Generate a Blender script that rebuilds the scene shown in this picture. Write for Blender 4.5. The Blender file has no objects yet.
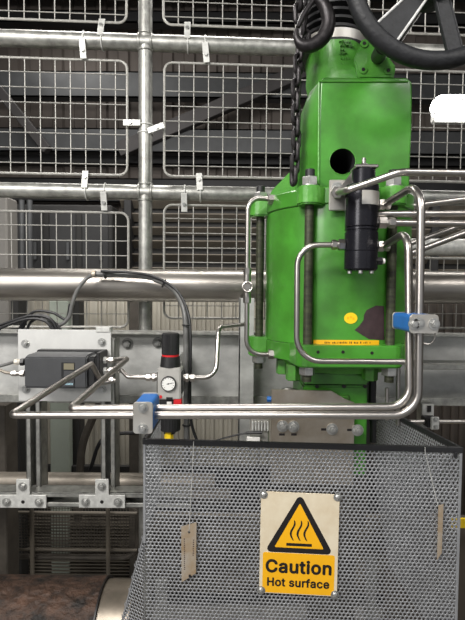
import bpy, bmesh, math, random
import numpy as np
from mathutils import Vector, Matrix
random.seed(7)
S = bpy.context.scene
COL = S.collection
V = Vector

# ------------------------------------------------------------------ camera
F = 465.0; W, H = 465, 620; HORIZON = 290.0
CAMZ = 1.6
PITCH = math.atan((310 - HORIZON) / F)
cam_d = bpy.data.cameras.new('camera'); cam = bpy.data.objects.new('camera', cam_d); COL.objects.link(cam)
cam_d.sensor_fit = 'VERTICAL'; cam_d.sensor_height = 36.0; cam_d.lens = F / H * 36.0
cam_d.clip_start = 0.05
S.camera = cam
ROLL = 0.008
_f = V((0, math.cos(PITCH), -math.sin(PITCH))); _u = V((0, math.sin(PITCH), math.cos(PITCH))); _r = V((1, 0, 0))
_i = _r * math.cos(ROLL) + _u * math.sin(ROLL); _j = _u * math.cos(ROLL) - _r * math.sin(ROLL)
cam.matrix_world = Matrix(((_i.x, _j.x, -_f.x, 0), (_i.y, _j.y, -_f.y, 0), (_i.z, _j.z, -_f.z, CAMZ), (0, 0, 0, 1)))
def P(x, y, d):
    """pixel + horizontal distance (taken from what the thing stands on) -> world point"""
    k = _f + _i * ((x - W / 2) / F) + _j * ((310 - y) / F)
    return V((0, 0, CAMZ)) + k * (d / k.y)

# ------------------------------------------------------------------ world, lights, exposure
wd = bpy.data.worlds.new('world'); S.world = wd; wd.use_nodes = True
bg = wd.node_tree.nodes['Background']; bg.inputs[0].default_value = (0.95, 0.97, 1.0, 1); bg.inputs[1].default_value = 0.24
S.view_settings.view_transform = 'Standard'
S.view_settings.look = 'None'
S.view_settings.gamma = 1.0
S.view_settings.use_curve_mapping = False
S.view_settings.exposure = 0.50
def area(name, loc, target, sx, sy, power, col=(1, 0.97, 0.93)):
    l = bpy.data.lights.new(name, 'AREA'); l.shape = 'RECTANGLE'; l.size = sx; l.size_y = sy
    l.energy = power; l.color = col
    o = bpy.data.objects.new(name, l); COL.objects.link(o); o.location = loc
    o.rotation_euler = (V(target) - V(loc)).to_track_quat('-Z', 'Y').to_euler()
    return o
area('key_batten_light', (-1.0, -0.45, 2.95), (0.1, 1.2, 1.5), 1.5, 0.26, 46)
area('far_batten_light', (-2.7, -2.2, 2.45), (0.2, 1.2, 1.5), 1.5, 0.35, 24)
area('right_batten_light', (1.5, -0.7, 3.3), (0.2, 1.2, 1.4), 1.5, 0.30, 18)
area('hall_batten_light', (-1.5, 3.9, 4.2), (-0.6, 4.6, 0.0), 1.5, 0.2, 14)
area('cladding_fill_light', (-0.3, 2.12, 3.35), (-0.3, 2.6, 1.0), 1.5, 0.2, 34)  # added fill with no fixture, brightens the cream cladding
area('low_hall_light', (1.35, 2.7, 2.55), (1.0, 3.6, 1.8), 0.9, 0.12, 5)

# ------------------------------------------------------------------ materials
MATS = {}
def mat(name, col, rough=0.5, metal=0.0, var=0.0, vscale=20.0, col2=None, bump=0.0, bscale=60.0, stretch=None, coat=0.0, emit=None, rvar=0.0, lo=0.35, hi=0.65, bdist=0.002):
    m = bpy.data.materials.new(name); m.use_nodes = True; MATS[name] = m
    nt = m.node_tree; b = nt.nodes['Principled BSDF']
    b.inputs['Base Color'].default_value = (*col, 1); b.inputs['Roughness'].default_value = rough
    b.inputs['Metallic'].default_value = metal
    if coat: b.inputs['Coat Weight'].default_value = coat; b.inputs['Coat Roughness'].default_value = 0.15
    if emit:
        b.inputs['Emission Color'].default_value = (*col, 1); b.inputs['Emission Strength'].default_value = emit
    if var or bump or rvar:
        tc = nt.nodes.new('ShaderNodeTexCoord'); mp = nt.nodes.new('ShaderNodeMapping')
        nt.links.new(tc.outputs['Object'], mp.inputs[0])
        if stretch: mp.inputs['Scale'].default_value = stretch
    if var or rvar:
        n = nt.nodes.new('ShaderNodeTexNoise'); n.inputs['Scale'].default_value = vscale; n.inputs['Detail'].default_value = 6
        n.inputs['Roughness'].default_value = 0.62
        nt.links.new(mp.outputs[0], n.inputs['Vector'])
        r = nt.nodes.new('ShaderNodeValToRGB'); nt.links.new(n.outputs['Fac'], r.inputs[0])
        c2 = col2 if col2 else tuple(c * (1 - var) for c in col)
        r.color_ramp.elements[0].position = lo; r.color_ramp.elements[1].position = hi
        r.color_ramp.elements[0].color = (*c2, 1); r.color_ramp.elements[1].color = (*col, 1)
        if var: nt.links.new(r.outputs[0], b.inputs['Base Color'])
        if rvar:
            mr = nt.nodes.new('ShaderNodeMapRange'); mr.inputs[3].default_value = rough - rvar; mr.inputs[4].default_value = rough + rvar
            nt.links.new(n.outputs['Fac'], mr.inputs[0]); nt.links.new(mr.outputs[0], b.inputs['Roughness'])
    if bump:
        n2 = nt.nodes.new('ShaderNodeTexNoise'); n2.inputs['Scale'].default_value = bscale; n2.inputs['Detail'].default_value = 4
        nt.links.new(mp.outputs[0], n2.inputs['Vector'])
        bp = nt.nodes.new('ShaderNodeBump'); bp.inputs['Strength'].default_value = bump; bp.inputs['Distance'].default_value = bdist
        nt.links.new(n2.outputs['Fac'], bp.inputs['Height']); nt.links.new(bp.outputs[0], b.inputs['Normal'])
    return m
mat('galv', (0.47, 0.47, 0.44), 0.45, 0.7, 0.45, 30, bump=0.15, bscale=90, rvar=0.12)
mat('galv_sheet', (0.66, 0.66, 0.64), 0.46, 0.35, 0.35, 9, bump=0.08, bscale=50, stretch=(1, 1, 1.6), rvar=0.1)
mat('galv_light', (0.70, 0.70, 0.67), 0.5, 0.3, 0.25, 60)
mat('mesh_wire', (0.44, 0.43, 0.40), 0.5, 0.3, 0.25, 90)
mat('pipe_steel', (0.44, 0.41, 0.375), 0.36, 0.9, 0.30, 7, stretch=(0.5, 3, 3), bump=0.05, rvar=0.08)
mat('stainless', (0.54, 0.51, 0.48), 0.33, 1.0, 0.12, 40)
mat('stainless_plate', (0.64, 0.63, 0.60), 0.42, 0.75, 0.22, 9, col2=(0.50, 0.47, 0.42), rvar=0.1)
mat('stained_plate', (0.58, 0.54, 0.48), 0.38, 0.85, 0.3, 8, col2=(0.40, 0.33, 0.25), rvar=0.1)
mat('alu_sheet', (0.72, 0.72, 0.70), 0.5, 0.35, 0.12, 14)
mat('bolt_zinc', (0.62, 0.62, 0.60), 0.35, 0.85, 0.25, 80)
mat('bolt_grey', (0.30, 0.30, 0.29), 0.5, 0.4, 0.3, 60)
mat('bolt_dark', (0.10, 0.095, 0.09), 0.5, 0.6, 0.4, 60)
mat('green', (0.065, 0.30, 0.028), 0.36, 0.0, 0.30, 9, col2=(0.047, 0.195, 0.020), bump=0.10, bscale=55, coat=0.25, rvar=0.10, lo=0.38, hi=0.62)
mat('green_cast', (0.10, 0.36, 0.045), 0.42, 0.0, 0.4, 16, col2=(0.055, 0.24, 0.025), bump=0.45, bscale=120, coat=0.15, rvar=0.1)
mat('green_worn', (0.07, 0.29, 0.03), 0.45, 0.0, 0.5, 30, col2=(0.055, 0.12, 0.03), bump=0.3, bscale=80)
mat('rod_dark', (0.075, 0.085, 0.045), 0.5, 0.3, 0.5, 30, col2=(0.03, 0.03, 0.022), bump=0.5, bscale=160, stretch=(1, 1, 4))
mat('patch_brown', (0.060, 0.036, 0.040), 0.5, 0.0, 0.35, 40)
mat('black_anodised', (0.020, 0.020, 0.026), 0.24, 0.4, 0.3, 30)
mat('black_plastic', (0.020, 0.020, 0.021), 0.42, 0.0, 0.3, 60)
mat('rubber', (0.016, 0.016, 0.018), 0.5, 0.0, 0.3, 60)
mat('conduit', (0.17, 0.17, 0.165), 0.38, 0.0, 0.4, 30)
mat('wheel_iron', (0.019, 0.020, 0.023), 0.55, 0.1, 0.45, 70, bump=0.6, bscale=120)
mat('wheel_edge_lit', (0.85, 0.85, 0.83), 0.4, 0.2, 0.3, 80)  # near-white colour paints lamp light on the wide spoke's edges
mat('chain_iron', (0.042, 0.038, 0.040), 0.42, 0.6, 0.5, 90, bump=0.3, bscale=150)
mat('positioner_grey', (0.060, 0.062, 0.066), 0.5, 0.0, 0.12, 20, bump=0.1, bscale=300)
mat('display', (0.22, 0.20, 0.14), 0.25, 0.0)
mat('teal', (0.45, 0.70, 0.80), 0.4)
mat('reg_grey', (0.50, 0.49, 0.46), 0.4, 0.15, 0.1, 40)
mat('white_plastic', (0.80, 0.79, 0.75), 0.4)
mat('white_gland', (0.66, 0.62, 0.54), 0.45)
mat('red', (0.62, 0.02, 0.025), 0.4)
mat('yellow', (0.90, 0.62, 0.015), 0.4)
mat('yellow_sign', (0.93, 0.47, 0.008), 0.42, 0.0, 0.06, 30)
mat('cream_sign', (0.74, 0.66, 0.50), 0.42, 0.0, 0.12, 25, col2=(0.66, 0.56, 0.40))
mat('print_black', (0.012, 0.010, 0.010), 0.45)
mat('blue', (0.015, 0.14, 0.46), 0.42, 0.0, 0.12, 30)
mat('perforated', (0.46, 0.47, 0.49), 0.48, 0.6, 0.18, 16, rvar=0.08)
mat('edge_trim', (0.020, 0.020, 0.022), 0.4)
mat('tag_metal', (0.56, 0.50, 0.42), 0.4, 0.5, 0.3, 22, col2=(0.44, 0.30, 0.16))
mat('brown_wall', (0.160, 0.136, 0.120), 0.7, 0.0, 0.3, 3, stretch=(1, 1, 0.4))
mat('purlin', (0.080, 0.083, 0.086), 0.55, 0.2, 0.3, 4)
mat('brace_grey', (0.065, 0.060, 0.060), 0.6, 0.1, 0.3, 4)
mat('purlin_dark', (0.024, 0.024, 0.025), 0.6, 0.1, 0.3, 4)
mat('cream_clad', (0.47, 0.44, 0.37), 0.55, 0.0, 0.15, 4, stretch=(1, 1, 0.3))
mat('dark_clad', (0.095, 0.078, 0.065), 0.6, 0.0, 0.3, 6, stretch=(1, 1, 0.3))
mat('pale_green', (0.36, 0.40, 0.34), 0.5, 0.0, 0.12, 5)
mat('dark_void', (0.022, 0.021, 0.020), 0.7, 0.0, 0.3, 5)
mat('dark_steel', (0.12, 0.105, 0.088), 0.55, 0.3, 0.4, 12)
mat('louvre', (0.20, 0.175, 0.14), 0.6, 0.1, 0.3, 6)
mat('floor_plate', (0.30, 0.29, 0.27), 0.5, 0.5, 0.35, 9, bump=0.4, bscale=60)
mat('ceiling_sheet', (0.10, 0.095, 0.09), 0.7, 0.0, 0.3, 3)
mat('side_wall', (0.20, 0.19, 0.175), 0.7, 0.0, 0.2, 2)
mat('lamp_glow', (1.0, 0.98, 0.94), 0.4, emit=9.0)
mat('lamp_body', (0.55, 0.55, 0.53), 0.4)
mat('tube_brown', (0.30, 0.265, 0.22), 0.45, 0.4, 0.4, 14, bump=0.2)
mat('rust', (0.135, 0.075, 0.050), 0.6, 0.1, 0.6, 17, col2=(0.020, 0.016, 0.014), bump=1.0, bscale=42, stretch=(1.0, 1, 1.8), bdist=0.012, lo=0.38, hi=0.68)
mat('lagging', (0.36, 0.31, 0.25), 0.4, 0.6, 0.35, 10, bump=0.3, bscale=20)
mat('void', (0.008, 0.008, 0.009), 0.9)  # near-black, painted darkness for the inside of the housing opening
mat('dial', (0.85, 0.85, 0.82), 0.35)

# ------------------------------------------------------------------ mesh builder
def fillet(pts, r, n=7):
    pts = [V(p) for p in pts]; out = [pts[0]]
    for i in range(1, len(pts) - 1):
        a, b, c = pts[i - 1], pts[i], pts[i + 1]
        d1 = (a - b); d2 = (c - b); l1, l2 = d1.length, d2.length
        d1.normalize(); d2.normalize()
        ang = d1.angle(d2)
        if ang > math.pi - 0.02: out.append(b); continue
        rr = r[i - 1] if isinstance(r, (list, tuple)) else r
        t = min(rr / math.tan(ang / 2), 0.48 * l1 if i > 1 else 0.95 * l1, 0.48 * l2 if i < len(pts) - 2 else 0.95 * l2)
        rr = t * math.tan(ang / 2)
        bis = (d1 + d2).normalized(); cen = b + bis * (rr / math.sin(ang / 2))
        s = b + d1 * t - cen; e = b + d2 * t - cen
        tot = s.angle(e); ax = s.cross(e).normalized()
        for k in range(n + 1): out.append(cen + Matrix.Rotation(tot * k / n, 3, ax) @ s)
    out.append(pts[-1]); return out
def smooth_path(pts, n=8):
    pts = [V(p) for p in pts]; q = [pts[0] * 2 - pts[1]] + pts + [pts[-1] * 2 - pts[-2]]; out = []
    for i in range(1, len(q) - 2):
        for k in range(n):
            t = k / n; a, b, c, d = q[i - 1], q[i], q[i + 1], q[i + 2]
            out.append(0.5 * ((2 * b) + (c - a) * t + (2 * a - 5 * b + 4 * c - d) * t * t + (3 * b - a - 3 * c + d) * t ** 3))
    out.append(pts[-1]); return out

class MB:
    def __init__(s): s.v = []; s.f = []
    def add(s, vs, fs, M=None):
        o = len(s.v)
        s.v += [(M @ V(v)) if M is not None else V(v) for v in vs]
        s.f += [[i + o for i in f] for f in fs]; return s
    def bm(s, bm, M=None):
        bm.verts.index_update()
        vs = [v.co.copy() for v in bm.verts]; fs = [[v.index for v in f.verts] for f in bm.faces]; bm.free()
        return s.add(vs, fs, M)
    def box(s, a, b, bev=0.0, M=None, seg=1):
        a, b = V(a), V(b); b_ = bmesh.new(); bmesh.ops.create_cube(b_, size=1)
        for v in b_.verts:
            v.co = V(((a.x + b.x) / 2 + v.co.x * (b.x - a.x), (a.y + b.y) / 2 + v.co.y * (b.y - a.y), (a.z + b.z) / 2 + v.co.z * (b.z - a.z)))
        bmesh.ops.recalc_face_normals(b_, faces=b_.faces)
        if bev: bmesh.ops.bevel(b_, geom=b_.edges[:], offset=bev, segments=seg, affect='EDGES')
        return s.bm(b_, M)
    def cyl(s, p0, p1, r, r2=None, n=20, bev=0.0, rot=0.0):
        p0, p1 = V(p0), V(p1); L = (p1 - p0).length; r2 = r if r2 is None else r2
        prof = [(r, 0), (r2, L)]
        if bev: prof = [(r - bev, 0), (r, bev), (r2, L - bev), (r2 - bev, L)]
        return s.lathe(prof, p0, p1 - p0, n, rot)
    def hex(s, p0, p1, r, rot=0.0): return s.cyl(p0, p1, r, n=6, bev=r * 0.09, rot=rot)
    def lathe(s, prof, p0=(0, 0, 0), axis=(0, 0, 1), n=24, rot=0.0, cap=True):
        q = V(axis).to_track_quat('Z', 'Y'); p0 = V(p0); vs = []; fs = []
        for (r, z) in prof:
            for k in range(n):
                a = 2 * math.pi * k / n + rot; vs.append(p0 + q @ V((r * math.cos(a), r * math.sin(a), z)))
        for i in range(len(prof) - 1):
            for k in range(n):
                k2 = (k + 1) % n; fs.append([i * n + k, i * n + k2, (i + 1) * n + k2, (i + 1) * n + k])
        if cap:
            fs.append(list(range(n))[::-1]); m = (len(prof) - 1) * n; fs.append([m + k for k in range(n)])
        return s.add(vs, fs)
    def sweep(s, pts, r, n=12, closed=False):
        pts = [V(p) for p in pts]; N = len(pts); vs = []; fs = []
        t0 = (pts[1] - pts[0]).normalized(); up = V((0, 0, 1)) if abs(t0.z) < 0.9 else V((1, 0, 0))
        nrm = (up - t0 * up.dot(t0)).normalized()
        for i in range(N):
            if closed: t = (pts[(i + 1) % N] - pts[i - 1]).normalized()
            else: t = (pts[min(i + 1, N - 1)] - pts[max(i - 1, 0)]).normalized()
            nrm = (nrm - t * nrm.dot(t)).normalized(); bn = t.cross(nrm)
            rr = r[i] if isinstance(r, (list, tuple)) else r
            for k in range(n):
                a = 2 * math.pi * k / n; vs.append(pts[i] + (nrm * math.cos(a) + bn * math.sin(a)) * rr)
        for i in range(N if closed else N - 1):
            j = (i + 1) % N
            for k in range(n):
                k2 = (k + 1) % n; fs.append([i * n + k, i * n + k2, j * n + k2, j * n + k])
        if not closed:
            fs.append(list(range(n))[::-1]); fs.append([(N - 1) * n + k for k in range(n)])
        return s.add(vs, fs)
    def prism(s, poly, h, M=None, bev=0.0, seg=1):
        """polygon in local XY extruded 0..h along local Z"""
        b_ = bmesh.new(); vv = [b_.verts.new((p[0], p[1], 0)) for p in poly]; f = b_.faces.new(vv)
        r = bmesh.ops.extrude_face_region(b_, geom=[f])
        bmesh.ops.translate(b_, verts=[g for g in r['geom'] if isinstance(g, bmesh.types.BMVert)], vec=(0, 0, h))
        bmesh.ops.recalc_face_normals(b_, faces=b_.faces)
        if bev: bmesh.ops.bevel(b_, geom=b_.edges[:], offset=bev, segments=seg, affect='EDGES')
        return s.bm(b_, M)
    def torus(s, c, axis, R, r, n=48, m=12, a0=0, a1=2 * math.pi):
        q = V(axis).to_track_quat('Z', 'Y'); full = abs(a1 - a0 - 2 * math.pi) < 1e-6
        k = n if full else n + 1
        pts = [V(c) + q @ V((R * math.cos(a0 + (a1 - a0) * i / n), R * math.sin(a0 + (a1 - a0) * i / n), 0)) for i in range(k)]
        return s.sweep(pts, r, m, closed=full)
    def build(s, name, m, parent=None, label=None, cat=None, group=None, kind=None, smooth=35):
        vs = np.array([tuple(v) for v in s.v]); lo, hi = vs.min(0), vs.max(0)
        base = (lo + hi) / 2
        if parent is None: base[2] = lo[2]
        me = bpy.data.meshes.new(name); me.from_pydata((vs - base).tolist(), [], s.f); me.update()
        if smooth:
            me.polygons.foreach_set('use_smooth', [True] * len(me.polygons)); me.set_sharp_from_angle(angle=math.radians(smooth))
        me.materials.append(MATS[m])
        o = bpy.data.objects.new(name, me); COL.objects.link(o); o.location = V(base)
        if parent is not None:
            o.parent = parent; o.location = V(base) - WL[parent.name]
        WL[o.name] = V(base)
        return tag(o, label, cat, group, kind)
WL = {}
def tag(o, label=None, cat=None, group=None, kind=None):
    if label: o['label'] = label
    if cat: o['category'] = cat
    if group: o['group'] = group
    if kind: o['kind'] = kind
    return o
def thing(name, loc, label, cat, group=None):
    o = bpy.data.objects.new(name, None); COL.objects.link(o); o.location = loc; o.empty_display_size = 0.05
    WL[o.name] = V(loc); return tag(o, label, cat, group)
def basis(o, x, y, z):
    M = Matrix.Identity(4)
    for i, c in enumerate((x, y, z)):
        for k in range(3): M[k][i] = c[k]
    for k in range(3): M[k][3] = o[k]
    return M
def bolt(parent, p, axis, r, h, m='bolt_zinc', washer=True, name='bolt', rot=0.3):
    p = V(p); a = V(axis).normalized(); b = MB()
    if washer: b.cyl(p, p + a * h * 0.25, r * 1.55, n=18)
    b.hex(p + a * (h * 0.2 if washer else 0), p + a * h, r, rot); b.cyl(p + a * h, p + a * (h + r * 0.25), r * 0.5, n=10)
    return b.build(name, m, parent)
try: FONT = bpy.data.fonts.load(bpy.utils.system_resource('DATAFILES') + '/fonts/Inter.woff2')
except Exception: FONT = None
def text_mesh(body, w, h, M, name, m, parent, ext=0.0002, bold=0.0):
    """lettering fitted to width w and overall glyph height h, centred on M"""
    c = bpy.data.curves.new('t', 'FONT'); c.body = body; c.size = 1.0; c.space_character = 1.0 + 2.0 * bold
    if FONT: c.font = FONT
    o = bpy.data.objects.new('t', c); COL.objects.link(o); bpy.context.view_layer.update()
    dg = bpy.context.evaluated_depsgraph_get(); me = bpy.data.meshes.new_from_object(o.evaluated_get(dg))
    co = np.array([tuple(v.co) for v in me.vertices]); lo, hi = co.min(0), co.max(0)
    w, h = w - 2 * bold * w / (hi[0] - lo[0]), h - 2 * bold * w / (hi[0] - lo[0]); kx = w / (hi[0] - lo[0]); ky = h / (hi[1] - lo[1]); b = MB()
    for q in range(13 if bold else 1):      # emboldened by close overlapping copies
        ox, oy = (bold * kx * math.cos(q * math.pi / 6), bold * kx * math.sin(q * math.pi / 6)) if q else (0, 0)
        vs = [V(((p[0] - (lo[0] + hi[0]) / 2) * kx + ox, (p[1] - (lo[1] + hi[1]) / 2) * ky + oy, ext + q * 0.000004)) for p in co]
        b.add(vs, [list(p.vertices) for p in me.polygons], M)
    bpy.data.objects.remove(o); bpy.data.curves.remove(c); bpy.data.meshes.remove(me)
    return b.build(name, m, parent, smooth=0)

# ================================================================== SETTING
def struct(b, name, m, label=None, smooth=35): return b.build(name, m, None, kind='structure', label=label, smooth=smooth)
struct(MB().box((-4.5, -2.5, -0.05), (4.5, 6.1, 0.0)), 'floor', 'floor_plate')
def corrugated(x0, x1, z0, z1, Y, pitch, depth, frac=0.5):
    b = MB(); vs = []; n = int((x1 - x0) / pitch); xs = []
    for i in range(n):
        x = x0 + i * pitch; w = pitch
        xs += [(x, 0), (x + w * (1 - frac) * 0.85, 0), (x + w * (1 - frac), -depth), (x + w * 0.92, -depth)]
    xs.append((x0 + n * pitch, 0))
    for (x, d) in xs: vs += [(x, Y + d, z0), (x, Y + d, z1)]
    fs = [[2 * i, 2 * i + 2, 2 * i + 3, 2 * i + 1] for i in range(len(xs) - 1)]
    return b.add(vs, fs)
struct(corrugated(-4.5, 4.5, 0, 5.0, 5.2, 0.24, 0.035), 'wall_back', 'brown_wall', smooth=0)
struct(MB().box((-4.6, -2.5, 0), (-4.5, 6.1, 5.0)), 'wall_left', 'side_wall')
struct(MB().box((4.5, -2.5, 0), (4.6, 6.1, 5.0)), 'wall_right', 'side_wall')
struct(MB().box((-4.5, -2.6, 5.0), (4.5, 6.1, 5.05)), 'ceiling', 'ceiling_sheet')
# horizontal purlins across the back wall
n_trim = 0
for (y0, y1, d, m) in [(-34, -8, 4.8, 'purlin_dark'), (10, 22, 4.9, 'purlin_dark'), (71, 97, 4.75, 'purlin'), (128, 152, 4.7, 'purlin'),
                       (152, 164, 4.95, 'purlin_dark'), (178, 202, 4.9, 'purlin_dark')]:
    n_trim += 1
    zt = P(100, y0, d).z; zb = P(100, y1, d).z
    b = MB().box((-4.4, d, zb), (4.4, d + 0.012, zt)).box((-4.4, d, zt - 0.012), (4.4, d + 0.12, zt)).box((-4.4, d, zb), (4.4, d + 0.12, zb + 0.012))
    struct(b, 'trim_%d' % n_trim, m)
# diagonal braces
def brace(a, b_, d, w, m):
    global n_trim
    p, q = P(*a, d), P(*b_, d); t = (q - p).normalized(); n = V((-t.z, 0, t.x))
    M = basis(p, t, n, V((0, -1, 0))); n_trim += 1
    struct(MB().prism([(0, -w / 2), ((q - p).length, -w / 2), ((q - p).length, w / 2), (0, w / 2)], 0.09, M, 0.005), 'trim_%d' % n_trim, m)
brace((120, 152), (330, 62), 4.70, 0.14, 'brace_grey')
brace((-25, 60), (50, 152), 4.70, 0.09, 'brace_grey')

# louvred dark screen behind the lower mesh panels
t = thing('louvre_screen', (-0.4, 3.9, 0), 'dark louvred screen of horizontal slats behind the lower mesh panels', 'louvre')
x0 = P(120, 240, 3.9).x; x1 = P(560, 240, 3.9).x
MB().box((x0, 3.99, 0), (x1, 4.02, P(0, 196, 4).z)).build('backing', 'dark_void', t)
yy = 203
while yy < 285:
    z = P(100, yy, 3.9).z
    M = Matrix.Translation((0, 3.93, z)) @ Matrix.Rotation(math.radians(-38), 4, 'X')
    MB().box((x0, -0.045, -0.006), (x1, 0.045, 0.006), M=M).build('slat', 'louvre', t)
    yy += 13.5
for px in (125, 262, 430):
    xx = P(px, 240, 3.9).x; MB().box((xx, 3.86, 0), (xx + 0.06, 3.99, P(0, 198, 3.9).z), 0.004).build('post', 'purlin_dark', t)

# dark cabinet + pipework to the far left
t = thing('dark_cabinet', (P(40, 300, 3.4).x, 3.4, 0), 'dark equipment cabinet behind the lower left mesh panel', 'cabinet')
xa, xb = P(14, 240, 3.2).x, P(112, 240, 3.2).x; zt = P(0, 204, 3.2).z
MB().box((xa, 3.2, 0), (xb, 3.8, zt), 0.01).build('body', 'dark_void', t)
for k in range(3):
    a = xa + (xb - xa) * (k / 3 + 0.03); c = xa + (xb - xa) * ((k + 1) / 3 - 0.03)
    dr = MB().box((a, 3.185, zt - 0.62), (c, 3.2, zt - 0.06), 0.006).build('door', 'purlin_dark', t)
    MB().box((c - 0.06, 3.165, zt - 0.38), (c - 0.04, 3.185, zt - 0.26), 0.004).build('handle', 'purlin', dr)
for k in range(2):
    px = 22 + 8 * k
    MB().cyl((P(px, 240, 3.0).x, 3.0, 0), (P(px, 240, 3.0).x, 3.0, P(0, 200, 3.0).z), 0.018, n=12).build(
        'vertical_conduit', 'purlin', None, ['thin grey vertical conduit before the dark cabinet, next to the grey square column', 'thin grey vertical conduit before the dark cabinet, farther from the grey square column'][k], 'conduit', 'conduits in front of the cabinet')
MB().box((P(-14, 240, 2.3).x, 2.3, 0), (P(7, 240, 2.3).x, 2.42, P(0, 196, 2.3).z), 0.008).build(
    'steel_column', 'side_wall', None, 'grey square steel column at the end of the lower left mesh panel', 'column')

# cream corrugated cladding behind the beam
b = corrugated(P(28, 380, 2.7).x, P(288, 380, 2.7).x, 0.0, P(0, 268, 2.7).z, 2.7, 0.052, 0.016, 0.42)
b.build('corrugated_panel', 'cream_clad', None, 'cream vertical corrugated cladding panel behind the channel beam', 'cladding', smooth=0)
b = corrugated(P(372, 380, 2.5).x, P(580, 380, 2.5).x, 0.0, P(0, 300, 2.5).z, 2.5, 0.045, 0.014, 0.42)
b.build('corrugated_panel', 'dark_clad', None, 'dark brown corrugated cladding panel below the beam beside the valve', 'cladding', smooth=0)
MB().box((P(50, 430, 2.3).x, 2.3, 0), (P(69, 430, 2.3).x, 2.4, P(0, 300, 2.3).z), 0.004).build(
    'steel_column', 'pale_green', None, 'pale green flat steel column between the two strut uprights', 'column')
for (a, c, d, mm, lb) in [(12, 20, 2.2, 'dark_void', 'black narrow steel column behind the left strut upright'),
                          (69, 80, 2.35, 'dark_void', 'black narrow steel column touching the pale green column'),
                          (129, 141, 2.2, 'dark_steel', 'dark steel column behind the handrail post')]:
    MB().box((P(a, 430, d).x, d, 0), (P(c, 430, d).x, d + 0.08, P(0, 296, d).z), 0.004).build('steel_column', mm, None, lb, 'column')
MB().box((P(-14, 500, 1.75).x, 1.75, 0), (P(6.5, 500, 1.75).x, 1.85, P(0, 405, 1.75).z), 0.004).build(
    'steel_column', 'dark_steel', None, 'brown steel stanchion standing left of the strut frame', 'column')
p = [P(100, 402, 2.1), P(84, 440, 2.1), P(80, 470, 2.1), P(78, 520, 2.1)]
MB().sweep(smooth_path(p), 0.018, 10).build('bent_pipe', 'dark_steel', None, 'dark bent pipe behind the right strut upright', 'pipe')
p = [P(90, 470, 2.15), P(104, 438, 2.15), P(140, 432, 2.15)]
MB().sweep(smooth_path(p), 0.009, 8).build('hose', 'rubber', None, 'thin black hose looping behind the right strut upright', 'hose')

# ================================================================== HANDRAIL FRAME AND MESH PANELS
YAW = 0.05; Y0 = 1.618
def GY(x, off=0.0): return (Y0 + off) / (1 - YAW * (x - W / 2) / F)
def G(x, y, off=0.0): return P(x, y, GY(x, off))
def gy_at_X(X, off=0.0): return Y0 + off + YAW * X
gdir = V((1, YAW, 0)).normalized(); gnrm = V((YAW, -1, 0)).normalized()
fr = thing('handrail_frame', (G(146, 300).x, G(146, 300).y, 0), 'galvanised welded tube frame carrying the wire mesh panels', 'railing')
def rail_at(xref, yref, r, xa, xb, off=0.0, name='rail', m='galv', parent=fr, mats=None):
    z = G(xref, yref, off).z; a = G(xa, 300, off); c = G(xb, 300, off)
    return MB().cyl((a.x, a.y, z), (c.x, c.y, z), r, n=24).build(name, m, parent), z
_, zr1 = rail_at(60, 40, 0.0265, -60, 530)
_, zr2 = rail_at(60, 191, 0.0255, -60, 530)
for px in (145.5, 347):
    g = G(px, 300); MB().cyl((g.x, g.y, 0), (g.x, g.y, 3.2), 0.0232, n=24).build('post', 'galv', fr)
    for z in (zr1, zr2):
        b = MB()
        for s_ in (-1, 1):
            b.torus((g.x + gdir.x * s_ * 0.021, g.y + gdir.y * s_ * 0.021, z), gdir, 0.0265, 0.0045, 20, 6)
        b.torus((g.x, g.y, z + 0.027), (0, 0, 1), 0.0235, 0.004, 20, 6); b.torus((g.x, g.y, z - 0.027), (0, 0, 1), 0.0235, 0.004, 20, 6)
        b.build('weld_bead', 'galv', fr)

def mesh_panel(xa, xb, zt, zb, label, off=0.0, pitch=0.0497, x_first=None, fr_r=0.0043, w_r=0.0018, m='mesh_wire', yaw=True):
    a = G(xa, 300, off); c = G(xb, 300, off)
    L = (c - a).length; O = V((a.x, a.y, 0)); d = V((c.x - a.x, c.y - a.y, 0)).normalized()
    t = thing('wire_mesh_guard', O + d * L / 2 + V((0, 0, zb)), label, 'mesh panel')
    R = 0.028; pts = []
    cs = [(R, zb + R, math.pi, 1.5 * math.pi), (L - R, zb + R, 1.5 * math.pi, 2 * math.pi), (L - R, zt - R, 0, math.pi / 2), (R, zt - R, math.pi / 2, math.pi)]
    for (cx, cz, a0, a1) in cs:
        for k in range(7):
            q = a0 + (a1 - a0) * k / 6; pts.append(O + d * (cx + R * math.cos(q)) + V((0, 0, cz + R * math.sin(q))))
    MB().sweep(pts, fr_r, 8, closed=True).build('frame', m, t)
    x = x_first if x_first is not None else pitch
    while x < L - 0.012:
        p = O + d * x; MB().cyl(p + V((0, 0, zb)), p + V((0, 0, zt)), w_r, n=6).build('wire', m, t); x += pitch
    z = zt - pitch * 0.93; nn = V((d.y, -d.x, 0)) * (w_r * 1.8)
    while z > zb + 0.012:
        MB().cyl(O + nn + V((0, 0, z)), O + nn + d * L + V((0, 0, z)), w_r, n=6).build('wire', m, t); z -= pitch
    return t
zA = G(120, 23.5).z; zC0 = G(120, 61.5).z; zC1 = G(120, 175.5).z; zE0 = G(120, 213).z; zE1 = G(120, 327).z; zF0 = G(165, 205).z; zF1 = G(165, 318).z
zTop = G(120, -75).z
mesh_panel(-48, 127, zTop, zA, 'galvanised wire mesh panel above the top rail, left of the post', -0.004)
mesh_panel(163, 331, zTop, zA, 'galvanised wire mesh panel above the top rail between post and chain', -0.004)
mesh_panel(363, 530, zTop, zA, 'galvanised wire mesh panel above the top rail behind the handwheel', -0.004)
mesh_panel(-48, 127.5, zC0, zC1, 'galvanised wire mesh panel between both rails, left of the post', -0.004)
mesh_panel(164, 331, zC0, zC1, 'galvanised wire mesh panel between both rails beside the hanging chain', -0.004)
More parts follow.
